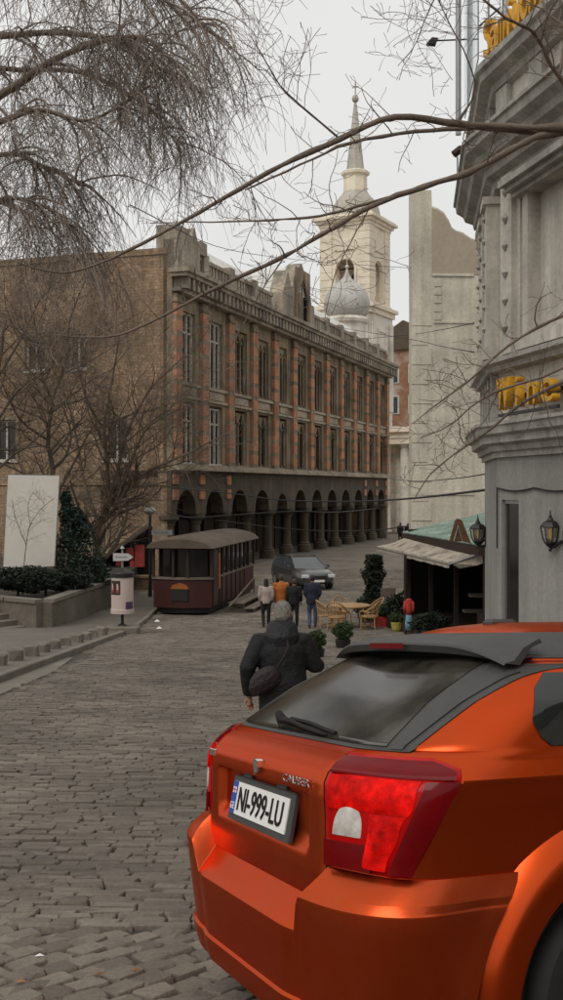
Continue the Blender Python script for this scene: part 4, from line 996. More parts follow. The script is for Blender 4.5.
part('lamp_head', MB().lathe([(.06,zl_(515)),(.22,zl_(512.5)),(.26,zl_(511)),(.2,zl_(508.5)),(.03,zl_(507))], 14), MATS['sign_white'], LP)
k = 46/F
sb = part('sign_board', MB().box(.06, 22*k, -.03, .0, zl_(535), zl_(530)), MATS['sign_white'], LP)
part('sign_lettering', MB().box(.15, 9*k, -.035, -.031, zl_(533), zl_(532)).box(10*k, 20*k, -.035, -.031, zl_(533), zl_(532)), MATS['grey_metal'], sb)
KI = thing('souvenir_kiosk', 'low kiosk with sloping roof and red goods behind the poster column', 'kiosk', P(125, 489, 50) + Vector((0,0,-4.543)))
k = 50/F; zk = lambda q: (489-q)*k + 4.543
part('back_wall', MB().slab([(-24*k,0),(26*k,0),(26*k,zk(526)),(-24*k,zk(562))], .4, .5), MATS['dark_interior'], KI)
part('sloping_roof', MB().slab([(-25*k,zk(563)),(25*k,zk(526)),(25*k,zk(522)),(-25*k,zk(558.5))], -.3, .55), MATS['wood_grey'], KI)
part('counter', MB().box(-26*k, 31*k, -.6, -.4, 0, zk(577)).box(-27*k, 32*k, -.7, -.2, zk(577), zk(574.5)), MATS['brick_brown'], KI)
for i, (a, b, c, d) in enumerate(((-10,-2,553,566),(0,8,548,560),(9,19,545,567),(4,9,561,569))): part('red_goods', MB().bevbox(a*k, b*k, .1, .3, zk(d), zk(c), .04), MATS['poster_red'], KI)

# ------------------------------------------------------------------ old tram
TW = thing('old_tram', 'old red wooden tram carriage with rusty roof parked on the cobbles', 'tram', (-2.5, 39.3, -4.543), math.radians(80))
# local: x back along the side (7.5 m), y to the left (2.15 m)
def tram_outline(off, z):
    w_ = 2.15; n = 8; pts = []
    for i in range(n+1): t = i/n; pts.append((-.28*math.sin(PI*t)-off, -off + (w_+2*off)*t, z))
    for i in range(n+1): t = i/n; pts.append((7.5+.28*math.sin(PI*t)+off, w_+off - (w_+2*off)*t, z))
    return pts
def tram_ring(prof):
    m = MB(); vs = []; fs = []
    for off, z in prof: vs += tram_outline(off, z)
    n = 18
    for i in range(len(prof)-1):
        for q in range(n): fs.append((i*n+q, i*n+(q+1) % n, (i+1)*n+(q+1) % n, (i+1)*n+q)[::-1])
    fs += [tuple(range(n)), tuple(range(len(prof)*n-1, (len(prof)-1)*n-1, -1))]
    return m.add(vs, fs)
part('lower_body', tram_ring([(-.03,.28),(.0,.3),(.0,1.3)]), MATS['tram_red'], TW)
part('waist_rail', tram_ring([(.0,1.3),(.045,1.31),(.045,1.37),(.0,1.38)]), MATS['wood_grey'], TW)
part('skirt', tram_ring([(-.12,.1),(-.1,.28)]), MATS['black_metal'], TW)
part('inner_screen', tram_ring([(-.16,1.38),(-.16,2.38)]), MATS['pane'], TW)
part('top_rail', tram_ring([(-.06,2.38),(.02,2.38),(.02,2.52)]), MATS['wood_dark'], TW)
vs = []; fs = []; rn = 13
for (xx, sc_) in ((-.55,.72),(-.4,.92),(-.1,1.0),(2,1.04),(4,1.05),(6,1.04),(7.6,1.0),(7.9,.92),(8.05,.72)):
    for i in range(rn): t = i/(rn-1); vs.append((xx, 1.075+(t-.5)*2.5*(.9+.1*sc_), 2.5+.36*sc_*math.sin(PI*t)**.6 - (.0 if 0 < i < rn-1 else .06)))
for a in range(8):
    for i in range(rn-1): fs.append((a*rn+i, (a+1)*rn+i, (a+1)*rn+i+1, a*rn+i+1)[::-1])
fs += [tuple(range(rn)), tuple(range(9*rn-1, 8*rn-1, -1)), tuple([a*rn for a in range(9)] + [a*rn+rn-1 for a in range(8,-1,-1)])]
part('roof', MB().add(vs, fs), MATS['tram_roof'], TW, True, sharp=40)
op = tram_outline(0, 0)
for (x, y) in [(op[i][0], op[i][1]) for i in (0, 3, 5, 8, 9, 17)] + [(q, 0) for q in (.85,1.6,2.4,3.2,4.0,4.8,5.6,6.4)] + [(q, 2.15) for q in (.85,2.4,4.0,5.6)]:
    part('window_post', MB().box(x-.045, x+.045, y-.045, y+.045, 1.38, 2.38), MATS['wood_dark'], TW)
for q in (1.2, 1.6, 2.4, 3.2, 4, 4.8, 5.6): part('side_batten', MB().box(q-.03, q+.03, -.03, -.0, .32, 1.3), MATS['wood_dark'], TW)
part('door', MB().box(.15, .8, -.05, -.005, .35, 2.35), MATS['wood_dark'], TW)
part('orange_panel', MB().box(.84, 1.1, -.07, -.046, .9, 2.2), MATS['tram_orange'], TW)
part('front_emblem', MB().prism([(-.315,.8),(-.26,.78),(-.26,1.4),(-.315,1.38)], .55, .98), MATS['black_metal'], TW)
part('emblem_lamp', MB().slab([(.75,.98),(1.45,.98),(1.35,1.12),(1.1,1.2),(.85,1.12)], .27, .33, Matrix.Rotation(PI/2, 4, 'Z')), MATS['tram_orange'], TW)
for q in (1.3, 2.1, 5.3, 6.1): part('wheel', MB().lathe([(.3,-.05),(.34,-.05),(.34,.05),(.3,.05)], 16, Matrix.Translation((q,.3,.33)) @ Matrix.Rotation(PI/2, 4, 'X')), MATS['black_metal'], TW)
SP = thing('wooden_platform', 'weathered plank steps beside the tram', 'steps', (-1.65, 42.6, -4.543), math.radians(80))
for i in range(5): part('plank', MB().box(-2.4, 2.2, -.1-.2*i-.19, -.1-.2*i, .16 if i > 2 else .34, .2 if i > 2 else .39), MATS['wood_grey'], SP)
part('bearer', MB().box(-2.2,-2.05,-1.05,-.1,-.02,.155).box(1.8,1.95,-1.05,-.1,-.02,.155).box(-2.2,-2.05,-.65,-.1,.2,.335).box(1.8,1.95,-.65,-.1,.2,.335), MATS['wood_grey'], SP)
part('hand_rail', MB().tube([(-3.2,-.35,.35),(-.5,-.35,.75),(1.5,-.3,1.0)], .035, 5).tube([(1.5,-.3,.0),(1.5,-.3,1.0)], .03, 5), MATS['wood_grey'], SP)

# ------------------------------------------------------------------ far parked car
def small_car():
    M_ = Matrix.Translation((.95, 51.0, -4.543)) @ Matrix.Rotation(math.radians(-161), 4, 'Z')    # local +y = forward
    g = thing('parked_car', 'dark grey estate car parked facing the viewer near the arcade', 'car', M=M_)
    secs = [(-2.15,.4,.8,.72),(-2.05,.3,.95,.82),(-1.4,.25,.97,.87),(0,.25,.96,.88),(1.0,.25,.96,.88),(1.25,.25,.93,.87),(1.9,.28,.82,.82),(2.12,.34,.72,.7),(2.2,.42,.62,.6)]
    vs = []; fs = []; n = 12
    for y, z0, z1, hw in secs:
        pts = [(-hw*.9,z0),(-hw,z0+.15),(-hw,z0+(z1-z0)*.6),(-hw*.95,z1-.06),(-hw*.85,z1),(-hw*.4,z1+.02),(hw*.4,z1+.02),(hw*.85,z1),(hw*.95,z1-.06),(hw,z0+(z1-z0)*.6),(hw,z0+.15),(hw*.9,z0)]
        vs += [(x,y,z) for x,z in pts]
    for i in range(len(secs)-1):
        for q in range(n): fs.append((i*n+q, i*n+(q+1) % n, (i+1)*n+(q+1) % n, (i+1)*n+q)[::-1])
    fs += [tuple(range(n)), tuple(range(len(secs)*n-1, (len(secs)-1)*n-1, -1))]
    body = part('body', MB().add(vs, fs), MATS['far_car'], g, True, sharp=40)
    cab = [(-2.0,.95,.78,.0),(-1.75,1.38,.6,.0),(-.6,1.47,.62,0),(.25,1.42,.6,0),(1.2,.95,.78,0)]
    def loop(k, off): return [(-k[2]-off,k[0],k[1]+off),(k[2]+off,k[0],k[1]+off)]
    gl = MB(); vs = []
    for y, z, hw, _ in cab: vs += [(-.8,y if z < 1 else y,.93),(-hw,y,z),(hw,y,z),(.8,y,.93)]
    fs = []
    for i in range(4):
        a, b = 4*i, 4*i+4
        for q in range(3): fs.append((a+q,a+q+1,b+q+1,b+q))
    part('glasshouse', gl.add(vs, fs), MATS['far_glass'], g)
    part('roof', MB().add([(-.61,-1.78,1.385),(.61,-1.78,1.385),(.63,-.6,1.475),(-.63,-.6,1.475),(.61,.27,1.425),(-.61,.27,1.425),(-.5,-.6,1.52),(.5,-.6,1.52)], [(0,1,7,6),(3,0,6),(1,2,7),(6,7,4,5),(3,6,5),(7,2,4)]), MATS['far_car'], g)
    for s in (-1, 1):
        part('pillar', MB().tube([(s*.79,1.22,.95),(s*.615,.26,1.43),(s*.63,-.6,1.47),(s*.61,-1.76,1.39),(s*.79,-2.02,.95)], .035, 5).tube([(s*.8,-.3,.95),(s*.635,-.3,1.45)], .03, 5), MATS['far_car'], g)
        part('headlight', MB().bevbox(s*.62-.17, s*.62+.17, 2.06, 2.2, .6, .74, .03), MATS['headlight'], g)
        part('wing_mirror', MB().bevbox(s*.95-.09, s*.95+.09, .75, .87, .95, 1.08, .02), MATS['far_car'], g)
        for y in (-1.3, 1.35):
            wh = part('wheel', MB().lathe([(.2,-.09),(.3,-.1),(.32,-.06),(.32,.06),(.3,.1),(.2,.09)], 18, Matrix.Translation((s*.8,y,.32)) @ Matrix.Rotation(PI/2, 4, 'Y')), MATS['rubber'], g)
            part('rim', MB().lathe([(.02,-.1),(.2,-.095),(.2,.095),(.02,.1)], 10, Matrix.Translation((s*.8,y,.32)) @ Matrix.Rotation(PI/2, 4, 'Y')), MATS['alloy'], wh)
    part('grille', MB().box(-.4, .4, 2.15, 2.225, .5, .68), MATS['black_metal'], g)
    part('number_plate', MB().box(-.26, .26, 2.2, 2.235, .4, .5), MATS['plate_white'], g)
small_car()

# ------------------------------------------------------------------ cafe table, wicker chairs, plants
def ground_at(px, Y): p = P(px, 489, Y); return Vector((p.x, Y, gz(Y)))
TB = thing('cafe_table', 'round wooden table among wicker chairs', 'table', ground_at(350, 35.2))
part('table_top', MB().lathe([(.02,.70),(.62,.70),(.66,.72),(.66,.75),(.63,.765),(.02,.765)], 26), MATS['table_wood'], TB)
for a in (45,135,225,315):
    c, s = math.cos(math.radians(a)), math.sin(math.radians(a)); part('leg', MB().tube([(.5*c,.5*s,0),(.42*c,.42*s,.70)], .035, 6), MATS['table_wood'], TB)
def chair():
    g = thing('wicker_chair', '', 'chair')
    part('seat', MB().lathe([(.02,.4),(.25,.4),(.28,.42),(.28,.45),(.25,.465),(.02,.465)], 18), MATS['wicker'], g)
    b = MB()
    for i in range(13):
        a = math.radians(180*i/12); b.tube([(.27*math.cos(a),-.27*math.sin(a)+.02,.42),(.31*math.cos(a),-.34*math.sin(a)+.02,.62 + .3*math.sin(a))], .011, 4)
    for hh in (0, .5, 1):
        b.tube([((.27+.04*hh)*math.cos(math.radians(t)), -(.27+.07*hh)*math.sin(math.radians(t))+.02, .44+hh*(.18+.3*math.sin(math.radians(t)))) for t in range(0,181,12)], .016 if hh < 1 else .026, 5)
    part('backrest', b, MATS['wicker'], g)
    for sx in (-1,1):
        part('armrest', MB().tube([(sx*.31,.02,.62),(sx*.31,.2,.63),(sx*.28,.26,.56),(sx*.26,.24,.42)], .022, 5), MATS['wicker'], g)
        for sy in (-1,1): part('leg', MB().tube([(sx*.22,sy*.2,.42),(sx*.25,sy*.24,0)], .02, 5), MATS['wicker'], g)
    part('stretcher', MB().tube([(-.24,-.22,.15),(.24,.22,.15)], .012, 4).tube([(.24,-.22,.15),(-.24,.22,.15)], .012, 4), MATS['wicker'], g)
    return g
ch0 = chair()
for i, (px, Y, rz, lab) in enumerate(((326,35.0,-80,'leftmost wicker armchair, back to the walking people'), (337,34.2,-20,'wicker armchair on the near left side of the table'), (342,36.4,200,'wicker armchair on the far side of the table'), (370,34.5,70,'wicker armchair right of the table, nearest the viewer'), (374,36.0,110,'wicker armchair right of the table, next to the red flowers'))):
    c = ch0 if i == 0 else copy_tree(ch0)
    c.location = ground_at(px, Y); c.rotation_euler = (0,0,math.radians(rz)); c['label'] = lab; c['group'] = 'wicker chairs at the cafe'
bush('potted_topiary', 'small round clipped bush just right of the man in black', ground_at(316, 23.4), .21, .21, .2, 2600, .016, 'leaf_box', 'bush', 'round clipped bushes', 8, .2)
bush('potted_topiary', 'round clipped bush in front of the wicker chairs', ground_at(343, 26.4), .25, .25, .21, 3000, .018, 'leaf_box', 'bush', 'round clipped bushes', 9, .22)
g = thing('ivy_column', 'tall dark evergreen shrub at the far end of the awning', 'shrub', ground_at(374, 37.2))
def colf(r):
    h = r.random()*2.3; a = r.uniform(0,2*PI); R = (.36+.12*math.sin(h*4+a*2))*r.random()**.35*(1 if h < 1.8 else .65); return (R*math.cos(a), R*math.sin(a), h)
part('foliage', leaf_cloud(5200, colf, .04, 14), MATS['leaf_dark'], g); part('trunk', MB().tube([(0,0,-.1),(0,0,2.2)], .05, 6), MATS['bark_dark'], g)
bush('cafe_shrub', 'dark leafy shrub under the awning beside the white board', ground_at(398, 35.5), .5, .45, .55, 2600, .04, 'leaf_dark', 'shrub', None, 15)
bush('cafe_shrub', 'dark low plant inside the cafe behind the hanging clothes', ground_at(432, 31.5), .6, .3, .35, 1800, .035, 'leaf_dark', 'shrub', None, 16)
bush('cafe_shrub', 'grey green leafy plant behind the far wicker chairs', ground_at(364, 38.5), .35, .3, .4, 1400, .035, 'leaf_conifer', 'shrub', None, 17)
FP = thing('flower_pot', 'red flower box with green plant behind the wicker chairs', 'flower pot', ground_at(382, 35.6))
part('pot', MB().bevbox(-.28,.28,-.16,.16,0,.36,.03), MATS['flower_red'], FP); part('plant', leaf_cloud(900, ell(.36,.25,.24,(0,0,.52)), .03, 18), MATS['leaf_box'], FP)
FP = thing('flower_pot', 'small yellow green pot beside the hanging red clothes', 'flower pot', ground_at(397, 33.6))
part('pot', MB().lathe([(.1,0),(.16,.1),(.19,.3),(.16,.32)], 14), MATS['pot_yellow'], FP); part('plant', leaf_cloud(700, ell(.24,.2,.2,(0,0,.42)), .026, 19), MATS['leaf_box'], FP)
BD = thing('menu_board', 'pale board standing behind the flower pots', 'board', ground_at(388, 36.8))
part('board', MB().box(-.26,.26,-.02,.02,.25,1.2), MATS['wood_grey'], BD); part('leg', MB().box(-.24,-.19,.0,.3,0,.3).box(.19,.24,.0,.3,0,.3), MATS['wood_dark'], BD)
HC = thing('hanging_clothes', 'red top and light blue skirt hanging on a cafe post', 'clothes', ground_at(409, 32.2))
part('red_top', MB().rings([(0,0,.6,.09,.05),(0,0,.75,.095,.05),(0,0,.92,.11,.06),(0,0,1.02,.1,.05),(0,0,1.08,.06,.04)], 12).tube([(-.1,0,1.0),(-.13,0,.8),(-.12,0,.68)], [.05,.045,.04], 6).tube([(.1,0,1.0),(.13,0,.8),(.12,0,.68)], [.05,.045,.04], 6), MATS['red_cloth'], HC, True)
part('blue_skirt', MB().rings([(0,0,.16,.11,.08),(0,0,.35,.11,.07),(0,0,.56,.09,.05),(0,0,.63,.08,.04)], 12), MATS['blue_cloth'], HC, True)
part('hanger', MB().tube([(0,0,1.08),(0,0,1.25),(.03,.0,1.3)], .012, 5).tube([(-.1,.06,0),(-.1,.06,2.35)], .05, 6), MATS['wood_dark'], HC)

# ------------------------------------------------------------------ people
def remesh(o, v, smooth=True):
    m = o.modifiers.new('remesh', 'REMESH'); m.mode = 'VOXEL'; m.voxel_size = v; m.use_smooth_shade = True
    if smooth: s = o.modifiers.new('smooth', 'SMOOTH'); s.factor = .5; s.iterations = 6
def person(label, loc, heading, h, J, top, bottom, hair, hairlen=0, voxel=.018, coat_len=.0, bulk=1.0, hood=False, group=None):
    """J holds joints (m, for a 1.7 m figure facing +y); body is one skin, clothes are children"""
    k = h/1.7; g = thing('person', label, 'person', loc, heading, group)
    S = Matrix.Scale(k, 4); V = lambda n: Vector(J[n])
    body = MB(); hd = V('head'); nk = V('neck'); ch = V('chest'); pv = V('pelvis')
    fw = Vector(J.get('face', (0,1,0))).normalized()
    hm = Matrix.Translation(hd) @ Vector((0,1,0)).rotation_difference(fw).to_matrix().to_4x4()
    body.rings([(0,.02,-.115,.03,.035),(0,.025,-.1,.05,.055),(0,.015,-.06,.066,.078),(0,.0,0,.075,.092),(0,-.005,.05,.073,.09),(0,-.005,.09,.055,.07),(0,-.005,.112,.02,.03)], 14, hm)
    body.tube([hm @ Vector((0,.085,.015)), hm @ Vector((0,.112,-.02)), hm @ Vector((0,.09,-.03))], [.008,.014,.01], 6)         # nose
    for s in (-1,1): body.tube([hm @ Vector((s*.072,-.005,.02)), hm @ Vector((s*.084,-.012,.0)), hm @ Vector((s*.072,-.005,-.03))], [.012,.016,.01], 6)
    body.tube([hd+Vector((0,-.02,-.05)), nk, ch], [.055,.058,.07], 10)
    body.rings([(pv.x,pv.y,pv.z-.06,.12,.09),(pv.x,pv.y,pv.z+.05,.14,.1),((pv.x+ch.x)/2,(pv.y+ch.y)/2,(pv.z+ch.z)/2,.12,.085),(ch.x,ch.y,ch.z,.15,.1),(nk.x,nk.y-.01,nk.z-.06,.12,.07),(nk.x,nk.y,nk.z,.05,.05)], 14)
    tp = MB(); bt = MB(); sh = MB(); b = bulk
    tp.rings([(pv.x,pv.y,pv.z-.1-coat_len,.165*b,.125*b),(pv.x,pv.y,pv.z+.03,.172*b,.13*b),((pv.x+ch.x)/2,(pv.y+ch.y)/2,(pv.z+ch.z)/2,.165*b,.122*b),(ch.x,ch.y,ch.z,.195*b,.135*b),((ch.x+nk.x)/2,(ch.y+nk.y)/2,nk.z-.085,.165*b,.11*b),(nk.x,nk.y-.01,nk.z-.035,.11*b,.085*b),(nk.x,nk.y,nk.z+.02,.07,.07)], 16)
    for s in 'LR':
        a, e, wr = V('sh'+s), V('el'+s), V('wr'+s)
        body.tube([a, e, wr], [.05,.04,.03], 8); tp.tube([a, a.lerp(e,.5), e, e.lerp(wr,.5), wr.lerp(e,.08)], [.078*b,.07*b,.06*b,.056*b,.046*b], 10)
        tp.rings([(a.x,a.y,a.z-.06,.07*b,.075*b),(a.x,a.y,a.z,.085*b,.085*b),(a.x,a.y,a.z+.05,.05*b,.06*b)], 10)
        d = (wr-e).normalized(); pm = wr + d*.08                                          # palm and five fingers
        body.tube([wr, wr+d*.03, pm], [.026,(.04,.022),(.038,.018)], 8)
        side = d.cross(Vector((0,1,0))).normalized() if abs(d.y) < .9 else Vector((1,0,0)); fr = d.cross(side)
        for q, ln in ((-.028,.055),(-.01,.068),(.01,.072),(.028,.062)):
            f0_ = pm + side*q - d*.01; body.tube([f0_, f0_+d*ln*.55, f0_+d*ln*.9+fr*.02], [.0095,.009,.007], 5)
        t0 = wr + d*.025 - side*.032; body.tube([t0, t0+d*.03-side*.02+fr*.012, t0+d*.06-side*.022+fr*.02], [.012,.0105,.008], 5)
        hp, kn, an = V('hp'+s), V('kn'+s), V('an'+s)
        body.tube([hp, kn, an], [.07,.05,.035], 8)
        bt.tube([Vector((hp.x*.8,hp.y,hp.z+.06)), hp, hp.lerp(kn,.5), kn, kn.lerp(an,.4), an], [.1,.098,.085,.068,.066,.058], 10)
        sh.tube([an+Vector((0,-.05,-.035)), an+Vector((0,.0,-.02)), an+Vector((0,.09,-.045)), an+Vector((0,.17,-.055))], [(.035,.035),(.042,.05),(.045,.034),(.03,.024)], 10)
    bt.rings([(pv.x,pv.y,pv.z-.12,.13,.105),(pv.x,pv.y,pv.z+.0,.155,.115),(pv.x,pv.y,pv.z+.12,.14,.1)], 14)
    for nm, m, mt, vx in (('body',body,'skin',voxel*.6),('top_garment',tp,top,voxel),('trousers',bt,bottom,voxel),('shoes',sh,'shoe',voxel*.7)):
        for i, v in enumerate(m.v): m.v[i] = tuple(S @ Vector(v))
        o = part(nm, m, MATS[mt], g); remesh(o, vx*k)
    hr = MB(); 
    hr.rings([(0,-.045,-.085,.04,.03),(0,-.04,-.05,.074,.06),(0,-.03,.0,.083,.078),(0,-.018,.045,.082,.086),(0,-.012,.085,.066,.08),(0,-.01,.115,.035,.045),(0,-.01,.124,.01,.012)], 14, hm)
    if hairlen: hr.rings([(hd.x,hd.y-.07,hd.z-hairlen,.05,.02),(hd.x,hd.y-.075,hd.z-hairlen*.6,.085,.04),(hd.x,hd.y-.06,hd.z-.08,.088,.05),(hd.x,hd.y-.04,hd.z,.08,.06)], 12)
    for i, v in enumerate(hr.v): hr.v[i] = tuple(S @ Vector(v))
    o = part('hair', hr, MATS[hair], g); remesh(o, voxel*.6*k)
    if hood:
        q = MB().rings([(nk.x,nk.y-.12,nk.z-.23,.06,.03),(nk.x,nk.y-.14,nk.z-.16,.13,.06),(nk.x,nk.y-.11,nk.z-.06,.155,.09),(nk.x,nk.y-.05,nk.z+.02,.14,.1),(nk.x,nk.y-.01,nk.z+.065,.105,.085)], 16)
        for i, v in enumerate(q.v): q.v[i] = tuple(S @ Vector(v))
        o = part('hood', q, MATS['coat_panel'], g); remesh(o, voxel*k)
    return g
def joints(arm=(.04,.0), step=.08, pocket=False):
    J = dict(head=(0,.02,1.575), neck=(0,0,1.45), chest=(0,0,1.25), pelvis=(0,0,.93), face=(0,1,-.05),
      shL=(-.185,0,1.385), elL=(-.235,-.03,1.11), wrL=(-.235+arm[0],.06,.9), shR=(.185,0,1.385), elR=(.235,-.03,1.11), wrR=(.235-arm[0],.06,.9),
      hpL=(-.09,0,.88), knL=(-.095,.05+step*.4,.48), anL=(-.09,-step,.09), hpR=(.09,0,.88), knR=(.095,.03,.48), anR=(.09,step,.09))
    if pocket: J['wrL'] = (-.15,.13,.96); J['wrR'] = (.15,.13,.96)
    return J
grp = 'people walking away up the street'
person('person with long black hair, pale top and black trousers, seen from behind', ground_at(266, 35.4), .1, 1.6, joints(), 'blouse_pale', 'trousers_black', 'hair_black', .3, .022)
person('person in an orange jacket walking away', ground_at(281, 35.6), .05, 1.72, joints(step=-.06), 'jacket_orange', 'trousers_black', 'hair_brown', 0, .022, .05, 1.1)
person('person in black jacket and trousers beside the orange jacket', ground_at(294, 35.3), -.1, 1.6, joints((.0,0), .1), 'coat_black', 'trousers_black', 'hair_brown', 0, .022, .02, 1.1)
person('person in navy jacket and blue jeans walking away', ground_at(312.5, 35.2), -.05, 1.72, joints(step=.09, pocket=True), 'jacket_navy', 'jeans', 'hair_black', 0, .022, .05, 1.2)
person('dark clothed person far down the street by the white columns', ground_at(400.5, 92), .2, 1.75, joints(), 'coat_black', 'trousers_black', 'hair_black', 0, .03, .1, 1.2)
person('second dark clothed person by the white columns, nearer the grey wall', ground_at(408, 90), -.2, 1.75, joints(step=-.08), 'coat_black', 'trousers_black', 'hair_black', 0, .03, .1, 1.2)
# man in black hooded coat beside the orange car, stooping slightly
Jm = dict(head=(.02,.14,1.475), neck=(.0,.07,1.36), chest=(0,.02,1.18), pelvis=(0,-.06,.88), face=(.15,1,-.35),
  shL=(-.175,.03,1.265), elL=(-.315,-.08,1.03), wrL=(-.29,.0,.76), shR=(.175,.03,1.265), elR=(.30,.0,1.02), wrR=(.36,.22,1.0),
  hpL=(-.09,-.06,.84), knL=(-.1,.02,.46), anL=(-.1,-.08,.09), hpR=(.09,-.06,.84), knR=(.1,.06,.46), anR=(.1,.04,.09))
Ym = 9.45; MAN = Vector(((282-CX)/F*Ym, Ym, gz(Ym)))
man = person('grey haired man in black hooded coat with a plum bag, beside the orange car', MAN, .1, 1.64, Jm, 'coat_black', 'trousers_black', 'hair_grey', 0, .014, .22, 1.28, True)
BG = thing('shoulder_bag', 'dark plum quilted bag slung on the back of the man in black', 'bag', MAN + Vector((-.15,-.2,.9)), .1); BG.scale = (.78,.8,.78)
o = part('bag_body', MB().rings([(0,0,-.13,.1,.03),(-.01,-.01,-.09,.19,.06),(0,-.015,0,.2,.075),(.02,-.01,.08,.16,.065),(.03,0,.13,.08,.03)], 14, Matrix.Rotation(-.5, 4, 'Y')), MATS['bag_plum'], BG); remesh(o, .014)
part('strap', MB().tube([(.12,-.02,.1),(.2,-.06,.25),(.26,-.03,.36),(.26,.1,.42)], (.012), 6), MATS['bag_plum'], BG)

# ------------------------------------------------------------------ overhead cables
def cable(label, pts, r):
    sm = []; n = len(pts)
    for i in range(n-1):
        a, b = pts[max(i-1,0)], pts[min(i+2,n-1)]
        for s in range(6):
            t = s/6; p, q = pts[i], pts[i+1]; sm.append(.5*((2*p)+(-a+q)*t+(2*a-5*p+4*q-b)*t*t+(-a+3*p-3*q+b)*t**3))
    sm.append(pts[-1]); tag(part('overhead_cable', MB().tube(sm, r, 5), MATS['wire'], None), label, 'cable', 'overhead cables across the street')
cable('thick overhead cable sagging in front of the arcade to the grey shop', [P(100,478,53),P(171,487,52),P(236,494,50),P(280,500,46),P(349,501.5,38),P(411,498.5,30),P(486,490,21)], .028)
cable('overhead cable across the arcade just above the tram roof', [P(165,512,52),P(190,517.5,50),P(229,515.5,50),P(290,511.5,52),P(340,512,60),P(380,508,98)], .03)
cable('low cable above the parked car to the cafe roof', [P(215,520,56),P(280,528,52),P(330,531,46),P(376,530,40),P(408,526,36)], .022)
cable('thin cable crossing the blank grey wall, upper one', [P(300,345,60),P(406,335,50),P(440,330,36),P(474,323,21.3)], .012)
cable('thin cable crossing the blank grey wall, lower one', [P(330,326,70),P(409,339,48),P(440,346,36),P(474,352,21.3)], .012)
cable('cable across the blank grey wall above the cafe', [P(385,478,90),P(411,481,47),P(450,479,32),P(486,474,21)], .014)
cable('thin cable crossing the sky beside the spire', [P(130,205,20),P(230,250,40),P(320,262,60),P(411,268,47.5)], .012)

# litter on the cobbles
for i, (px, py, Yl, lab) in enumerate(((157,621,37.2,'white scrap of litter by the tram front'), (159,630,34.6,'small white scrap of litter on the cobbles left of the tram'))):
    p = ground_at(px, Yl); o = part('litter', MB().add([(-.09,-.05,.04),(.08,-.06,.05),(.1,.06,.04),(0,.08,.09),(-.08,.05,.05),(0,0,.12)], [(0,1,5),(1,2,5),(2,3,5),(3,4,5),(4,0,5)]), MATS['litter'], None, loc=p); tag(o, lab, 'litter')
for i, (px, Yl) in enumerate(((39,4.75),(98,4.5),(135,4.55),(20,4.4))):
    p = ground_at(px, Yl); o = part('fallen_leaf', MB().add([(-.022,0,.036),(0,.012,.044),(.024,0,.038),(0,-.013,.042)], [(0,3,1),(3,2,1)]), MATS['leaf_dry'] if i != 0 else MATS['litter'], None, loc=p)
    tag(o, ('tiny pale scrap on the foreground cobbles','dry orange leaf on the foreground cobbles, left of three','dry orange leaf on the foreground cobbles, right of three','dry orange leaf at the lower left edge of the cobbles')[i], 'leaf' if i else 'litter')

# ------------------------------------------------------------------ the orange hatchback in the foreground
CR = Matrix(((.37650366,.92637056,-.00908752,-.0916),(-.91767526,.374278,.133372,3.639),(.12695315,-.04187565,.99102438,-1.9086),(0,0,0,1)))
CAR = thing('orange_hatchback', 'orange hatchback with dark rear spoiler parked in the right foreground', 'car', M=CR)
def tab(xs, ys): return lambda w: float(np.interp(w, xs, ys))
VR = tab([.2,.6,.7,.76,.93,.97,1.0,1.03,1.05,1.075,1.2,1.31,1.36,1.40,1.425,1.44,1.452], [.09,.04,.025,.028,.03,.035,.052,.085,.12,.165,.365,.56,.67,.78,.84,.90,1.0])
HW = tab([.2,.45,.75,.93,.99,1.0,1.045,1.06,1.08,1.2,1.31,1.36,1.40,1.425,1.44,1.452], [.815,.828,.834,.862,.876,.876,.836,.83,.82,.785,.70,.66,.60,.52,.42,.25])
NN = tab([.2,.66,.74,1.0,1.04,1.07,1.2,1.33,1.45], [6,7,16,18,10,5,4.6,4.0,3.0])
KC = tab([.2,.66,.73,1.0,1.04,1.08,1.2], [.04,.06,.34,.48,.4,.1,.0])
VF = tab([.2,.5,.75,1.0,1.045,1.06,1.2,1.33,1.40,1.425,1.44,1.452], [4.32,4.4,4.36,4.22,4.1,3.35,2.85,2.45,2.15,2.0,1.85,1.65])
_rc = {}
def sstep(a, b, x):
    t = min(1, max(0, (x-a)/(b-a))); return t*t*(3-2*t)
def cring(w):
    """right half outline at height w: arc length table and points, rear centre -> front centre"""
    key = round(w, 5)
    if key in _rc: return _rc[key]
    vr, hw, n, vf = VR(w), HW(w), NN(w), VF(w); vc = vr + (.71 if w < 1.06 else .68); vfc = vf - min(1.0, .45*(vf-vc))
    ph = np.linspace(0, PI/2, 1200); u1 = hw*np.sin(ph)**(2/n); v1 = vc-(vc-vr)*np.cos(ph)**(2/n); q1 = np.maximum(0, u1-.49); v1 = v1 + KC(w)*(np.sqrt(q1*q1+.0004)-.02)*np.clip((vc-v1)/(vc-vr)*1.4, 0, 1)
    v2 = np.linspace(vc, vfc, 60)[1:]; u2 = np.full_like(v2, hw)
    u3 = (hw*np.cos(ph)**(2/3.2))[1:]; v3 = (vfc+(vf-vfc)*np.sin(ph)**(2/3.2))[1:]
    u = np.r_[u1,u2,u3]; v = np.r_[v1,v2,v3]
    s = np.r_[0, np.cumsum(np.hypot(np.diff(u), np.diff(v)))]
    _rc[key] = (s, u, v, 1199); return _rc[key]
def s_of_u(w, u0): s, u, v, m = cring(w); return float(np.interp(u0, u[:m+1], s[:m+1]))
def s_of_v(w, v0): s, u, v, m = cring(w); return float(np.interp(v0, v, s))
def hood_drop(v, w_): return w_ if v < 3.0 else .25 + (w_-.25)*(1-.2*sstep(3.0, 4.5, v))
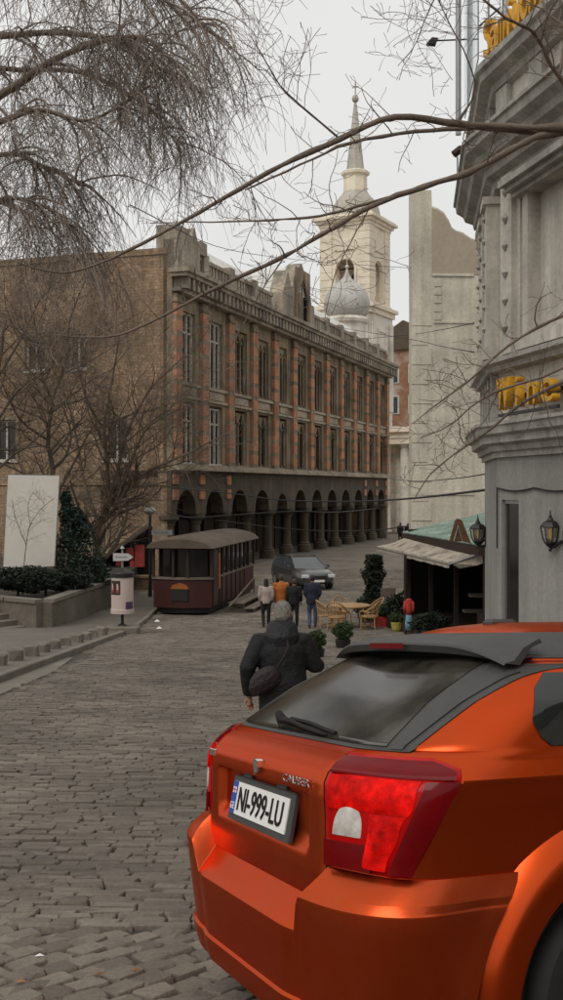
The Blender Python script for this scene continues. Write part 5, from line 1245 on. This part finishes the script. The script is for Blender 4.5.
def gate_disp(u, w):
    if w > .99 or w < .66: return 0.0
    side = 1 - sstep(.40, .435, abs(u))
    return -.03*side*(1-sstep(.918,.932,w))*sstep(.735,.80,w)
def S(s, w, off=0.0):
    sg = 1 if s >= 0 else -1; a = abs(s); ss, uu, vv, m = cring(w)
    u, v = np.interp(a, ss, uu), np.interp(a, ss, vv); e = .004
    du, dv = np.interp(a+e, ss, uu)-np.interp(max(a-e,0), ss, uu), np.interp(a+e, ss, vv)-np.interp(max(a-e,0), ss, vv)
    l = math.hypot(du, dv) or 1; nu, nv = dv/l, -du/l
    if a < e: nu, nv = 0, -1
    if v < .35: off += gate_disp(u, w)
    v2 = v+nv*off
    return Vector((sg*(u+nu*off), v2, hood_drop(v2, w)))
WL = [.2,.24,.28] + [round(.3+.02*i, 3) for i in range(17)] + [round(.64+.01*i, 3) for i in range(41)] + [1.045,1.05,1.055,1.06,1.07] + [round(1.08+.0125*i, 4) for i in range(26)] + [1.4,1.41,1.42,1.43,1.437,1.443,1.448,1.452]
WL = sorted(set(WL)); FR = np.r_[np.linspace(0,1,70)]
vs = []; fs = []; NQ = 150
for w in WL:
    ss = cring(w)[0]; sc1 = s_of_v(w, .95 if w < 1.06 else VR(w)+.8); tot = ss[-1]
    sam = list(np.linspace(0, sc1, 110)) + list(np.linspace(sc1, tot, 41)[1:])
    for a in sam: vs.append(S(a, w))
    for a in sam[-2:0:-1]: vs.append(S(-a, w))
NR = 150+148; 
WC = [(.86,.335),(3.495,.335)]; RH = .388
def hidden(p): return abs(p.x) > .55 and any((p.y-c[0])**2+(p.z-c[1])**2 < RH*RH for c in WC)
for i in range(len(WL)-1):
    for q in range(NR):
        f = (i*NR+q, i*NR+(q+1) % NR, (i+1)*NR+(q+1) % NR, (i+1)*NR+q)
        if not any(hidden(vs[k]) for k in f): fs.append(f)
fs.append(tuple(range((len(WL)-1)*NR, len(WL)*NR)))
body = part('body', MB().add(vs, fs), MATS['paint'], CAR, True, sharp=34)
def patch(name, ws, bounds, n, off, m, parent, rim=.012, both=False, sgn=1, smooth=True, sharp=40):
    """patch lying on the body surface; bounds(w) -> (s0, s1); off number or f(a,b)"""
    vs = []; fs = []; nw = len(ws); of = off if callable(off) else (lambda a, b: off)
    for j, w in enumerate(ws):
        s0, s1 = bounds(w)
        for i in range(n+1): a = i/n; vs.append(S(sgn*(s0+(s1-s0)*a), w, of(a, j/(nw-1))))
    for j in range(nw-1):
        for i in range(n): q = j*(n+1)+i; fs.append((q,q+1,q+n+2,q+n+1) if sgn > 0 else (q,q+n+1,q+n+2,q+1))
    if rim:
        edge = [i for i in range(n+1)] + [j*(n+1)+n for j in range(1,nw)] + [(nw-1)*(n+1)+i for i in range(n-1,-1,-1)] + [j*(n+1) for j in range(nw-2,0,-1)]
        pts = []
        for e in edge:
            j, i = divmod(e, n+1); w = ws[j]; s0, s1 = bounds(w); a = i/n; pts.append(S(sgn*(s0+(s1-s0)*a), w, of(a, j/(nw-1))-rim))
        b = len(vs); vs += pts; k = len(edge)
        for e in range(k): fs.append((edge[e], edge[(e+1) % k], b+(e+1) % k, b+e))
    return part(name, MB().add(vs, fs), MATS[m] if isinstance(m, str) else m, parent, smooth, sharp=sharp)
lin = lambda a, b, n: [a+(b-a)*i/n for i in range(n+1)]
# dusty tailgate skin (slightly proud of the body)
gb_ = tab([.56,.62,.73,.9,1.055], [.50,.53,.535,.525,.505])
gate = patch('tailgate', [w for w in WL if .62 <= w <= 1.05] , lambda w: (-s_of_u(w, gb_(w)), s_of_u(w, gb_(w))), 150, .007, 'paint_dusty', CAR, .02, sharp=30)
# rear window, surround, pillars
uB = tab([1.06,1.092,1.14,1.196,1.24,1.276,1.296,1.309], [.69,.686,.683,.68,.669,.662,.67,.675])
def blk(w):
    if w <= 1.30: return s_of_u(w, min(uB(w), HW(w)-.001))
    return s_of_v(w, float(np.interp(w, [1.30,1.31,1.325,1.335,1.42], [.80,.86,1.3,2.2,2.0])))
sur = patch('rear_surround', lin(1.066,1.414,38), lambda w: (-blk(w), blk(w)), 120, (lambda a, b: .004+.03*sstep(.93,1,b)), 'car_black', CAR, .01)
ug = tab([1.07,1.08,1.168,1.236,1.292,1.335], [.605,.60,.556,.524,.506,.50])
rg = patch('rear_window', lin(1.078,1.335,24), lambda w: (-s_of_u(w, ug(w)), s_of_u(w, ug(w))), 60, .010, 'car_glass', CAR, .008)
for sgn in (-1, 1):
    patch('pillar_trim', lin(1.072,1.335,24), lambda w: (s_of_u(w, ug(w)+.02), s_of_u(w, min(uB(w), HW(w)-.001)-.03 if w < 1.3 else ug(w)+.09)), 6, .012, 'car_black', sur, .01, sgn=sgn)
# wiper
wp = [S(s_of_u(w, abs(u))*(1 if u > 0 else -1), w, o) for u, w, o in ((-.2,1.105,.022),(-.12,1.106,.026),(.05,1.095,.024),(.2,1.088,.022),(.26,1.086,.02))]
part('wiper_arm', MB().tube(wp, [.015,.010,.008,.007,.005], 6).tube([wp[0]+Vector((-.03,0,.02)), wp[0], wp[0]+Vector((.01,.01,-.03))], [.016,.022,.02], 6), MATS['seam'], rg, True)
bl = [S(s_of_u(w, abs(u))*(1 if u > 0 else -1), w, .018) for u, w in ((-.14,1.112),(.05,1.108),(.2,1.099),(.3,1.094))]
part('wiper_blade', MB().tube(bl, .008, 5), MATS['seam'], rg)
# spoiler
def spoiler():
    vs = []; fs = []; us = lin(-.63,.63,42); n = 9
    for u in us:
        t = abs(u)/.63; e = max(0,(t-.55)/.45)**2; vl = .535+.077*t**2; wl = 1.388-.02*t**2-.046*e; th = .03*(1-e)+.006
        vf_ = .76; wf = 1.408-.014*t**2-.002*e
        vs += [(u,vf_,wf-.012),(u,vf_-.01,wf+.002),(u,(vf_+vl)/2,(wf+wl)/2+.006),(u,vl+.04,wl+.003),(u,vl+.006,wl-.004),(u,vl,wl-.012),(u,vl+.01,wl-th),(u,vl+.06,wl-th-.006),(u,.72,wl-th+.05*e)]
    for i in range(len(us)-1):
        for k in range(n-1): fs.append((i*n+k,(i+1)*n+k,(i+1)*n+k+1,i*n+k+1))
    fs += [tuple(range(n)), tuple(range(len(us)*n-1,(len(us)-1)*n-1,-1))]
    return part('spoiler', MB().add(vs, fs), MATS['car_black'], CAR, True, sharp=40)
spo = spoiler()
part('brake_light', MB().add([(u, .525+.075*(abs(u)/.63)**2-.004, z) for u in lin(-.13,.13,6) for z in (1.36,1.38)], [(2*i,2*i+2,2*i+3,2*i+1) for i in range(6)]), MATS['lens_deep'], spo)
part('aerial_base', MB().bevbox(-.03,.03,.95,1.08,1.44,1.466,.012), MATS['car_black'], CAR)
# side windows
wb = tab([1.075,1.10,1.15,1.2,1.243,1.29], [.65,.615,.598,.625,.66,.73])
for sgn in (-1, 1):
    sw_ = patch('side_window', lin(1.078,1.288,18), lambda w: (s_of_v(w, wb(w)), s_of_v(w, 2.55-(w-1.08)*2.0)), 60, .004, 'side_glass', CAR, .006, sgn=sgn)
    for vd in (1.02, 1.9): patch('window_pillar', lin(1.079,1.286,8), lambda w: (s_of_v(w, vd), s_of_v(w, vd+.07)), 2, .009, 'car_black', sw_, .005, sgn=sgn)
    patch('door_seam', lin(.5,1.06,14), lambda w: (s_of_v(w, 1.25), s_of_v(w, 1.256)), 1, .002, 'seam', CAR, 0, sgn=sgn)
    patch('door_seam', lin(.3,1.06,14), lambda w: (s_of_v(w, 2.25), s_of_v(w, 2.256)), 1, .002, 'seam', CAR, 0, sgn=sgn)
    patch('door_handle', lin(.93,.96,4), lambda w: (s_of_v(w, 1.35), s_of_v(w, 1.55)), 6, .025, 'paint', CAR, .03, sgn=sgn)
patch('windscreen', lin(1.09,1.36,14), lambda w: (s_of_v(w, VF(w)-.25), cring(w)[0][-1]), 30, .005, 'side_glass', CAR, .006)
patch('windscreen', lin(1.09,1.36,14), lambda w: (s_of_v(w, VF(w)-.25), cring(w)[0][-1]), 30, .005, 'side_glass', CAR, .006, sgn=-1)
# tail lights
li = tab([.735,.9,1.06], [.540,.532,.512]); lo = tab([.735,.765,.9,1.0,1.03,1.06], [.168,.180,.246,.298,.315,.262])
def lb(w): return (s_of_u(w, li(w)), s_of_v(w, lo(w)))
for sgn in (-1, 1):
    tl = patch('tail_light', lin(.737,1.055,26), lb, 34, lambda a, b: .010+.016*(1-(2*a-1)**6)*(1-(2*b-1)**6), 'lens_red', CAR, .03, sgn=sgn, sharp=60)
    def sub(name, a0, a1, w0, w1, m, o, n=10, nw=10, bulge=.006):
        def bb(w):
            s0, s1 = lb(w); f = a0(w) if callable(a0) else a0; h = a1(w) if callable(a1) else a1; return (s0+(s1-s0)*f, s0+(s1-s0)*h)
        return patch(name, lin(w0,w1,nw), bb, n, lambda a, b: o+bulge*math.sin(PI*a)*math.sin(PI*b), m, tl, .01, sgn=sgn, sharp=60)
    sub('dark_top', .02, .96, 1.005, 1.05, 'lens_deep', .0275, 16, 4, .001)  # darker strip: a reflection on the lens put into its colour
    sub('dark_side', lambda w: .80, .985, .745, 1.0, 'lens_deep', .0275, 8, 14, .001)
    sub('dark_base', .02, .62, .742, .815, 'lens_deep', .0275, 12, 6, .001)
    cw, rw = .832, .092
    def ca(w): return .275-.155*math.sqrt(max(0, 1-((w-cw)/rw)**2))
    def cb_(w): return .275+.155*math.sqrt(max(0, 1-((w-cw)/rw)**2))
    sub('reverse_lamp', ca, cb_, cw, cw+rw*.985, 'lens_clear', .0275, 12, 12, .006)
    sub('reflector_sparkle', lambda w: .05+.25*max(0,(.925-w))*4, lambda w: .775+.012*math.sin((w-.9)*60), .905, 1.0, 'lens_bright', .0275, 20, 12, .007)  # bright reflector zones, their sparkle painted as blotches
    sub('reflector_sparkle', lambda w: .47+.03*math.sin((w-.75)*22), lambda w: .765+.01*math.sin(w*70), .752, .903, 'lens_bright', .0275, 12, 12, .005)
    for nm, a, b in (('gate_seam', -.006, .0),):
        patch('gate_seam', lin(.63,1.055,24), lambda w: (s_of_u(w, gb_(w))+.001, s_of_u(w, gb_(w))+.008), 1, .004, 'seam', CAR, 0, sgn=sgn)
    patch('edge_highlight', lin(.74,1.03,16), lambda w: (lb(w)[1]+.003, lb(w)[1]+.009), 2, .006, 'paint', CAR, .006, sgn=sgn)  # thin raised strip added to stand in for the body edge highlight
    patch('bumper_seam', lin(.722,.728,2), lambda w: (s_of_u(w, .54), s_of_v(w, .44)), 30, .002, 'seam', CAR, 0, sgn=sgn)
# rear bumper
def bumper():
    vs = []; fs = []; prof_n = None
    sam = [x for x in np.linspace(-1, 1, 501)]
    def send(w): return s_of_v(w, .86 - math.sqrt(max(.525**2-(w-.335)**2, .02)))
    for x in sam:
        s = x*send(.6); a = abs(s); p = S(a, .6); u, v = abs(p.x), p.y
        corner = sstep(.38, .56, u); side = sstep(.10, .36, v)
        wt = .62 + .108*sstep(.474,.488,u); o = .11 - .02*corner - .028*side
        if u > .5: o = .095 - .05*side
        prof = [(-.02,.205),(.03,.21),(o+.004,.25),(o+.012,.30),(o+.012,.333),(o+.001,.341),*[(o-.0005*k, .36+(wt-.47)*k/9) for k in range(9)],(o-.005,wt-.088),(o-.007,wt-.080),(o-.012,wt-.074),(o*.68,wt-.054),(o*.36,wt-.025),(.006,wt+.004),(-.03,wt+.006)]
        if side > .0: prof = [(max(q, -.03), w) for q, w in prof]
        for q, w in prof:
            p0_ = S(x*send(w), w, q)
            vs.append(p0_)
        prof_n = len(prof)
    for i in range(len(sam)-1):
        for k in range(prof_n-1): fs.append((i*prof_n+k,(i+1)*prof_n+k,(i+1)*prof_n+k+1,i*prof_n+k+1))
    vals = []
    keep = fs
    return part('rear_bumper', MB().add(vs, keep), MATS['paint_dusty'], CAR, True, sharp=17)
bumper()
patch('tailgate_gap', [.613,.6195], lambda w: (-s_of_u(w, .52), s_of_u(w, .52)), 60, .009, 'seam', CAR, 0)
# wheel arch flares, wells, wheels
def su(v, w):
    s, u, vv, m = cring(w); return float(np.interp(v, vv[5:], u[5:])) if v < 2 else float(np.interp(v, vv, u))
for sgn in (-1, 1):
    for (wv, ww) in WC:
        vs = []; fs = []; th = lin(math.radians(-24), math.radians(204), 60)
        prof = [(.375,-.10),(.383,.025),(.392,.044),(.41,.050),(.455,.051),(.475,.049),(.49,.042),(.55,-.004),(.558,-.015)]
        for t in th:
            for r, o in prof:
                v, w = wv+r*math.cos(t), ww+r*math.sin(t); w_ = min(max(w, .2), .98); vs.append((sgn*(su(v, w_)+o), v, w))
        n = len(prof)
        for i in range(60):
            for k in range(n-1): fs.append((i*n+k,(i+1)*n+k,(i+1)*n+k+1,i*n+k+1))
        part('wheel_arch', MB().add(vs, fs), MATS['paint'], CAR, True, sharp=34)
        well = MB(); ring_ = [(wv+.384*math.cos(a), ww+.384*math.sin(a)) for a in lin(0, 2*PI, 40)[:-1]]
        k = len(ring_); vv_ = [(sgn*.86,a,b) for a,b in ring_] + [(sgn*.5,a,b) for a,b in ring_]
        well.add(vv_, [(i,(i+1) % k,k+(i+1) % k,k+i) for i in range(k)] + [tuple(range(k,2*k))])
        part('wheel_well', well, MATS['seam'], CAR)
        Mw = Matrix.Translation((sgn*.755,wv,ww-.005)) @ Matrix.Rotation(PI/2, 4, 'Y')
        wh = part('wheel', MB().lathe([(.2,-.1),(.215,-.105),(.3,-.105),(.322,-.085),(.33,-.05),(.33,.05),(.322,.085),(.3,.105),(.215,.105),(.2,.1)], 48, Mw), MATS['rubber'], CAR, True, sharp=40)
        part('rim', MB().lathe([(.03,-.09),(.06,-.085),(.19,-.1),(.2,-.1),(.2,.1),(.19,.1),(.06,.085),(.03,.09)], 30, Mw), MATS['alloy'], wh, True, sharp=40)
        part('tread', MB().lathe([(.325,-.04),(.334,-.035),(.334,-.012),(.326,-.008),(.326,.008),(.334,.012),(.334,.035),(.325,.04)], 48, Mw), MATS['rubber'], wh)
part('underbody', MB().box(-.7,.7,.25,4.1,.22,.26), MATS['seam'], CAR)  # unseen dark floor added to stop light leaking into the body
part('headlight', MB().bevbox(.5,.78,4.0,4.25,.62,.78,.04).bevbox(-.78,-.5,4.0,4.25,.62,.78,.04), MATS['headlight'], CAR)
# number plate, badges
tilt = math.radians(-12)
Mp = Matrix.Translation((0,.036,.832)) @ Matrix.Rotation(tilt, 4, 'X')
pf = part('plate_frame', MB().bevbox(-.285,.285,-.012,.012,-.078,.078,.006, Mp).box(-.2,-.12,-.01,.02,.078,.098,Mp).box(.12,.2,-.01,.02,.078,.098,Mp), MATS['car_black'], CAR)
np_ = part('number_plate', MB().box(-.26,.26,-.017,-.0125,-.056,.056, Mp), MATS['plate_white'], pf)
part('plate_band', MB().box(-.26,-.215,-.0185,-.0172,-.056,.056, Mp), MATS['plate_blue'], pf)
me = text_mesh('NI-999-LU', .118, .0012, .60, .0009); xs = [v.co.x for v in me.vertices]; zs = [v.co.y for v in me.vertices]
kx = .415/(max(xs)-min(xs)); kz = .082/(max(zs)-min(zs)); mx_, mz_ = (max(xs)+min(xs))/2, (max(zs)+min(zs))/2
for v in me.vertices: v.co.x = (v.co.x-mx_)*kx; v.co.y = (v.co.y-mz_)*kz
part('plate_lettering', me, MATS['seam'], pf, M=Mp @ Matrix.Translation((.018,-.0185,0)) @ Matrix.Rotation(PI/2, 4, 'X'))
part('plate_country_code', text_mesh('GE', .034, .0008, 1.0), MATS['plate_white'], pf, M=Mp @ Matrix.Translation((-.2375,-.0192,-.03)) @ Matrix.Rotation(PI/2, 4, 'X'))
part('plate_flag', MB().box(-.254,-.222,-.0195,-.0186,.015,.036, Mp), MATS['plate_white'], pf)
part('plate_flag_cross', MB().box(-.2405,-.2355,-.0202,-.0196,.015,.036, Mp).box(-.254,-.2415,-.0202,-.0196,.0235,.0275, Mp).box(-.2345,-.222,-.0202,-.0196,.0235,.0275, Mp), MATS['flower_red'], pf)
em = S(0, .968, .012)
part('emblem', MB().slab([(-.028,.03),(-.03,-.004),(-.02,-.028),(0,-.04),(.02,-.028),(.03,-.004),(.028,.03),(.012,.036),(.0,.03),(-.012,.036)], em.y-.012, em.y+.01, Matrix.Translation((em.x,0,em.z)) @ Matrix.Diagonal((.7,1,.62,1))).slab([(-.006,.044),(.006,.044),(.006,-.046),(-.006,-.046)], em.y-.016, em.y-.0121, Matrix.Translation((em.x,0,em.z)) @ Matrix.Diagonal((.7,1,.62,1))), MATS['chrome'], CAR)
bp = S(s_of_u(.958,.35), .958, .02)
part('model_badge', text_mesh('CALIBER', .034, .0015, 1.5), MATS['chrome'], CAR, M=Matrix.Translation(bp) @ Matrix.Rotation(math.radians(3), 4, 'Z') @ Matrix.Rotation(PI/2, 4, 'X'))
lk = S(-s_of_u(.985,.50), .97, .009)
part('gate_badge', MB().bevbox(-.03,.03,-.004,.006,-.012,.012,.002, Matrix.Translation(lk)), MATS['chrome'], CAR)
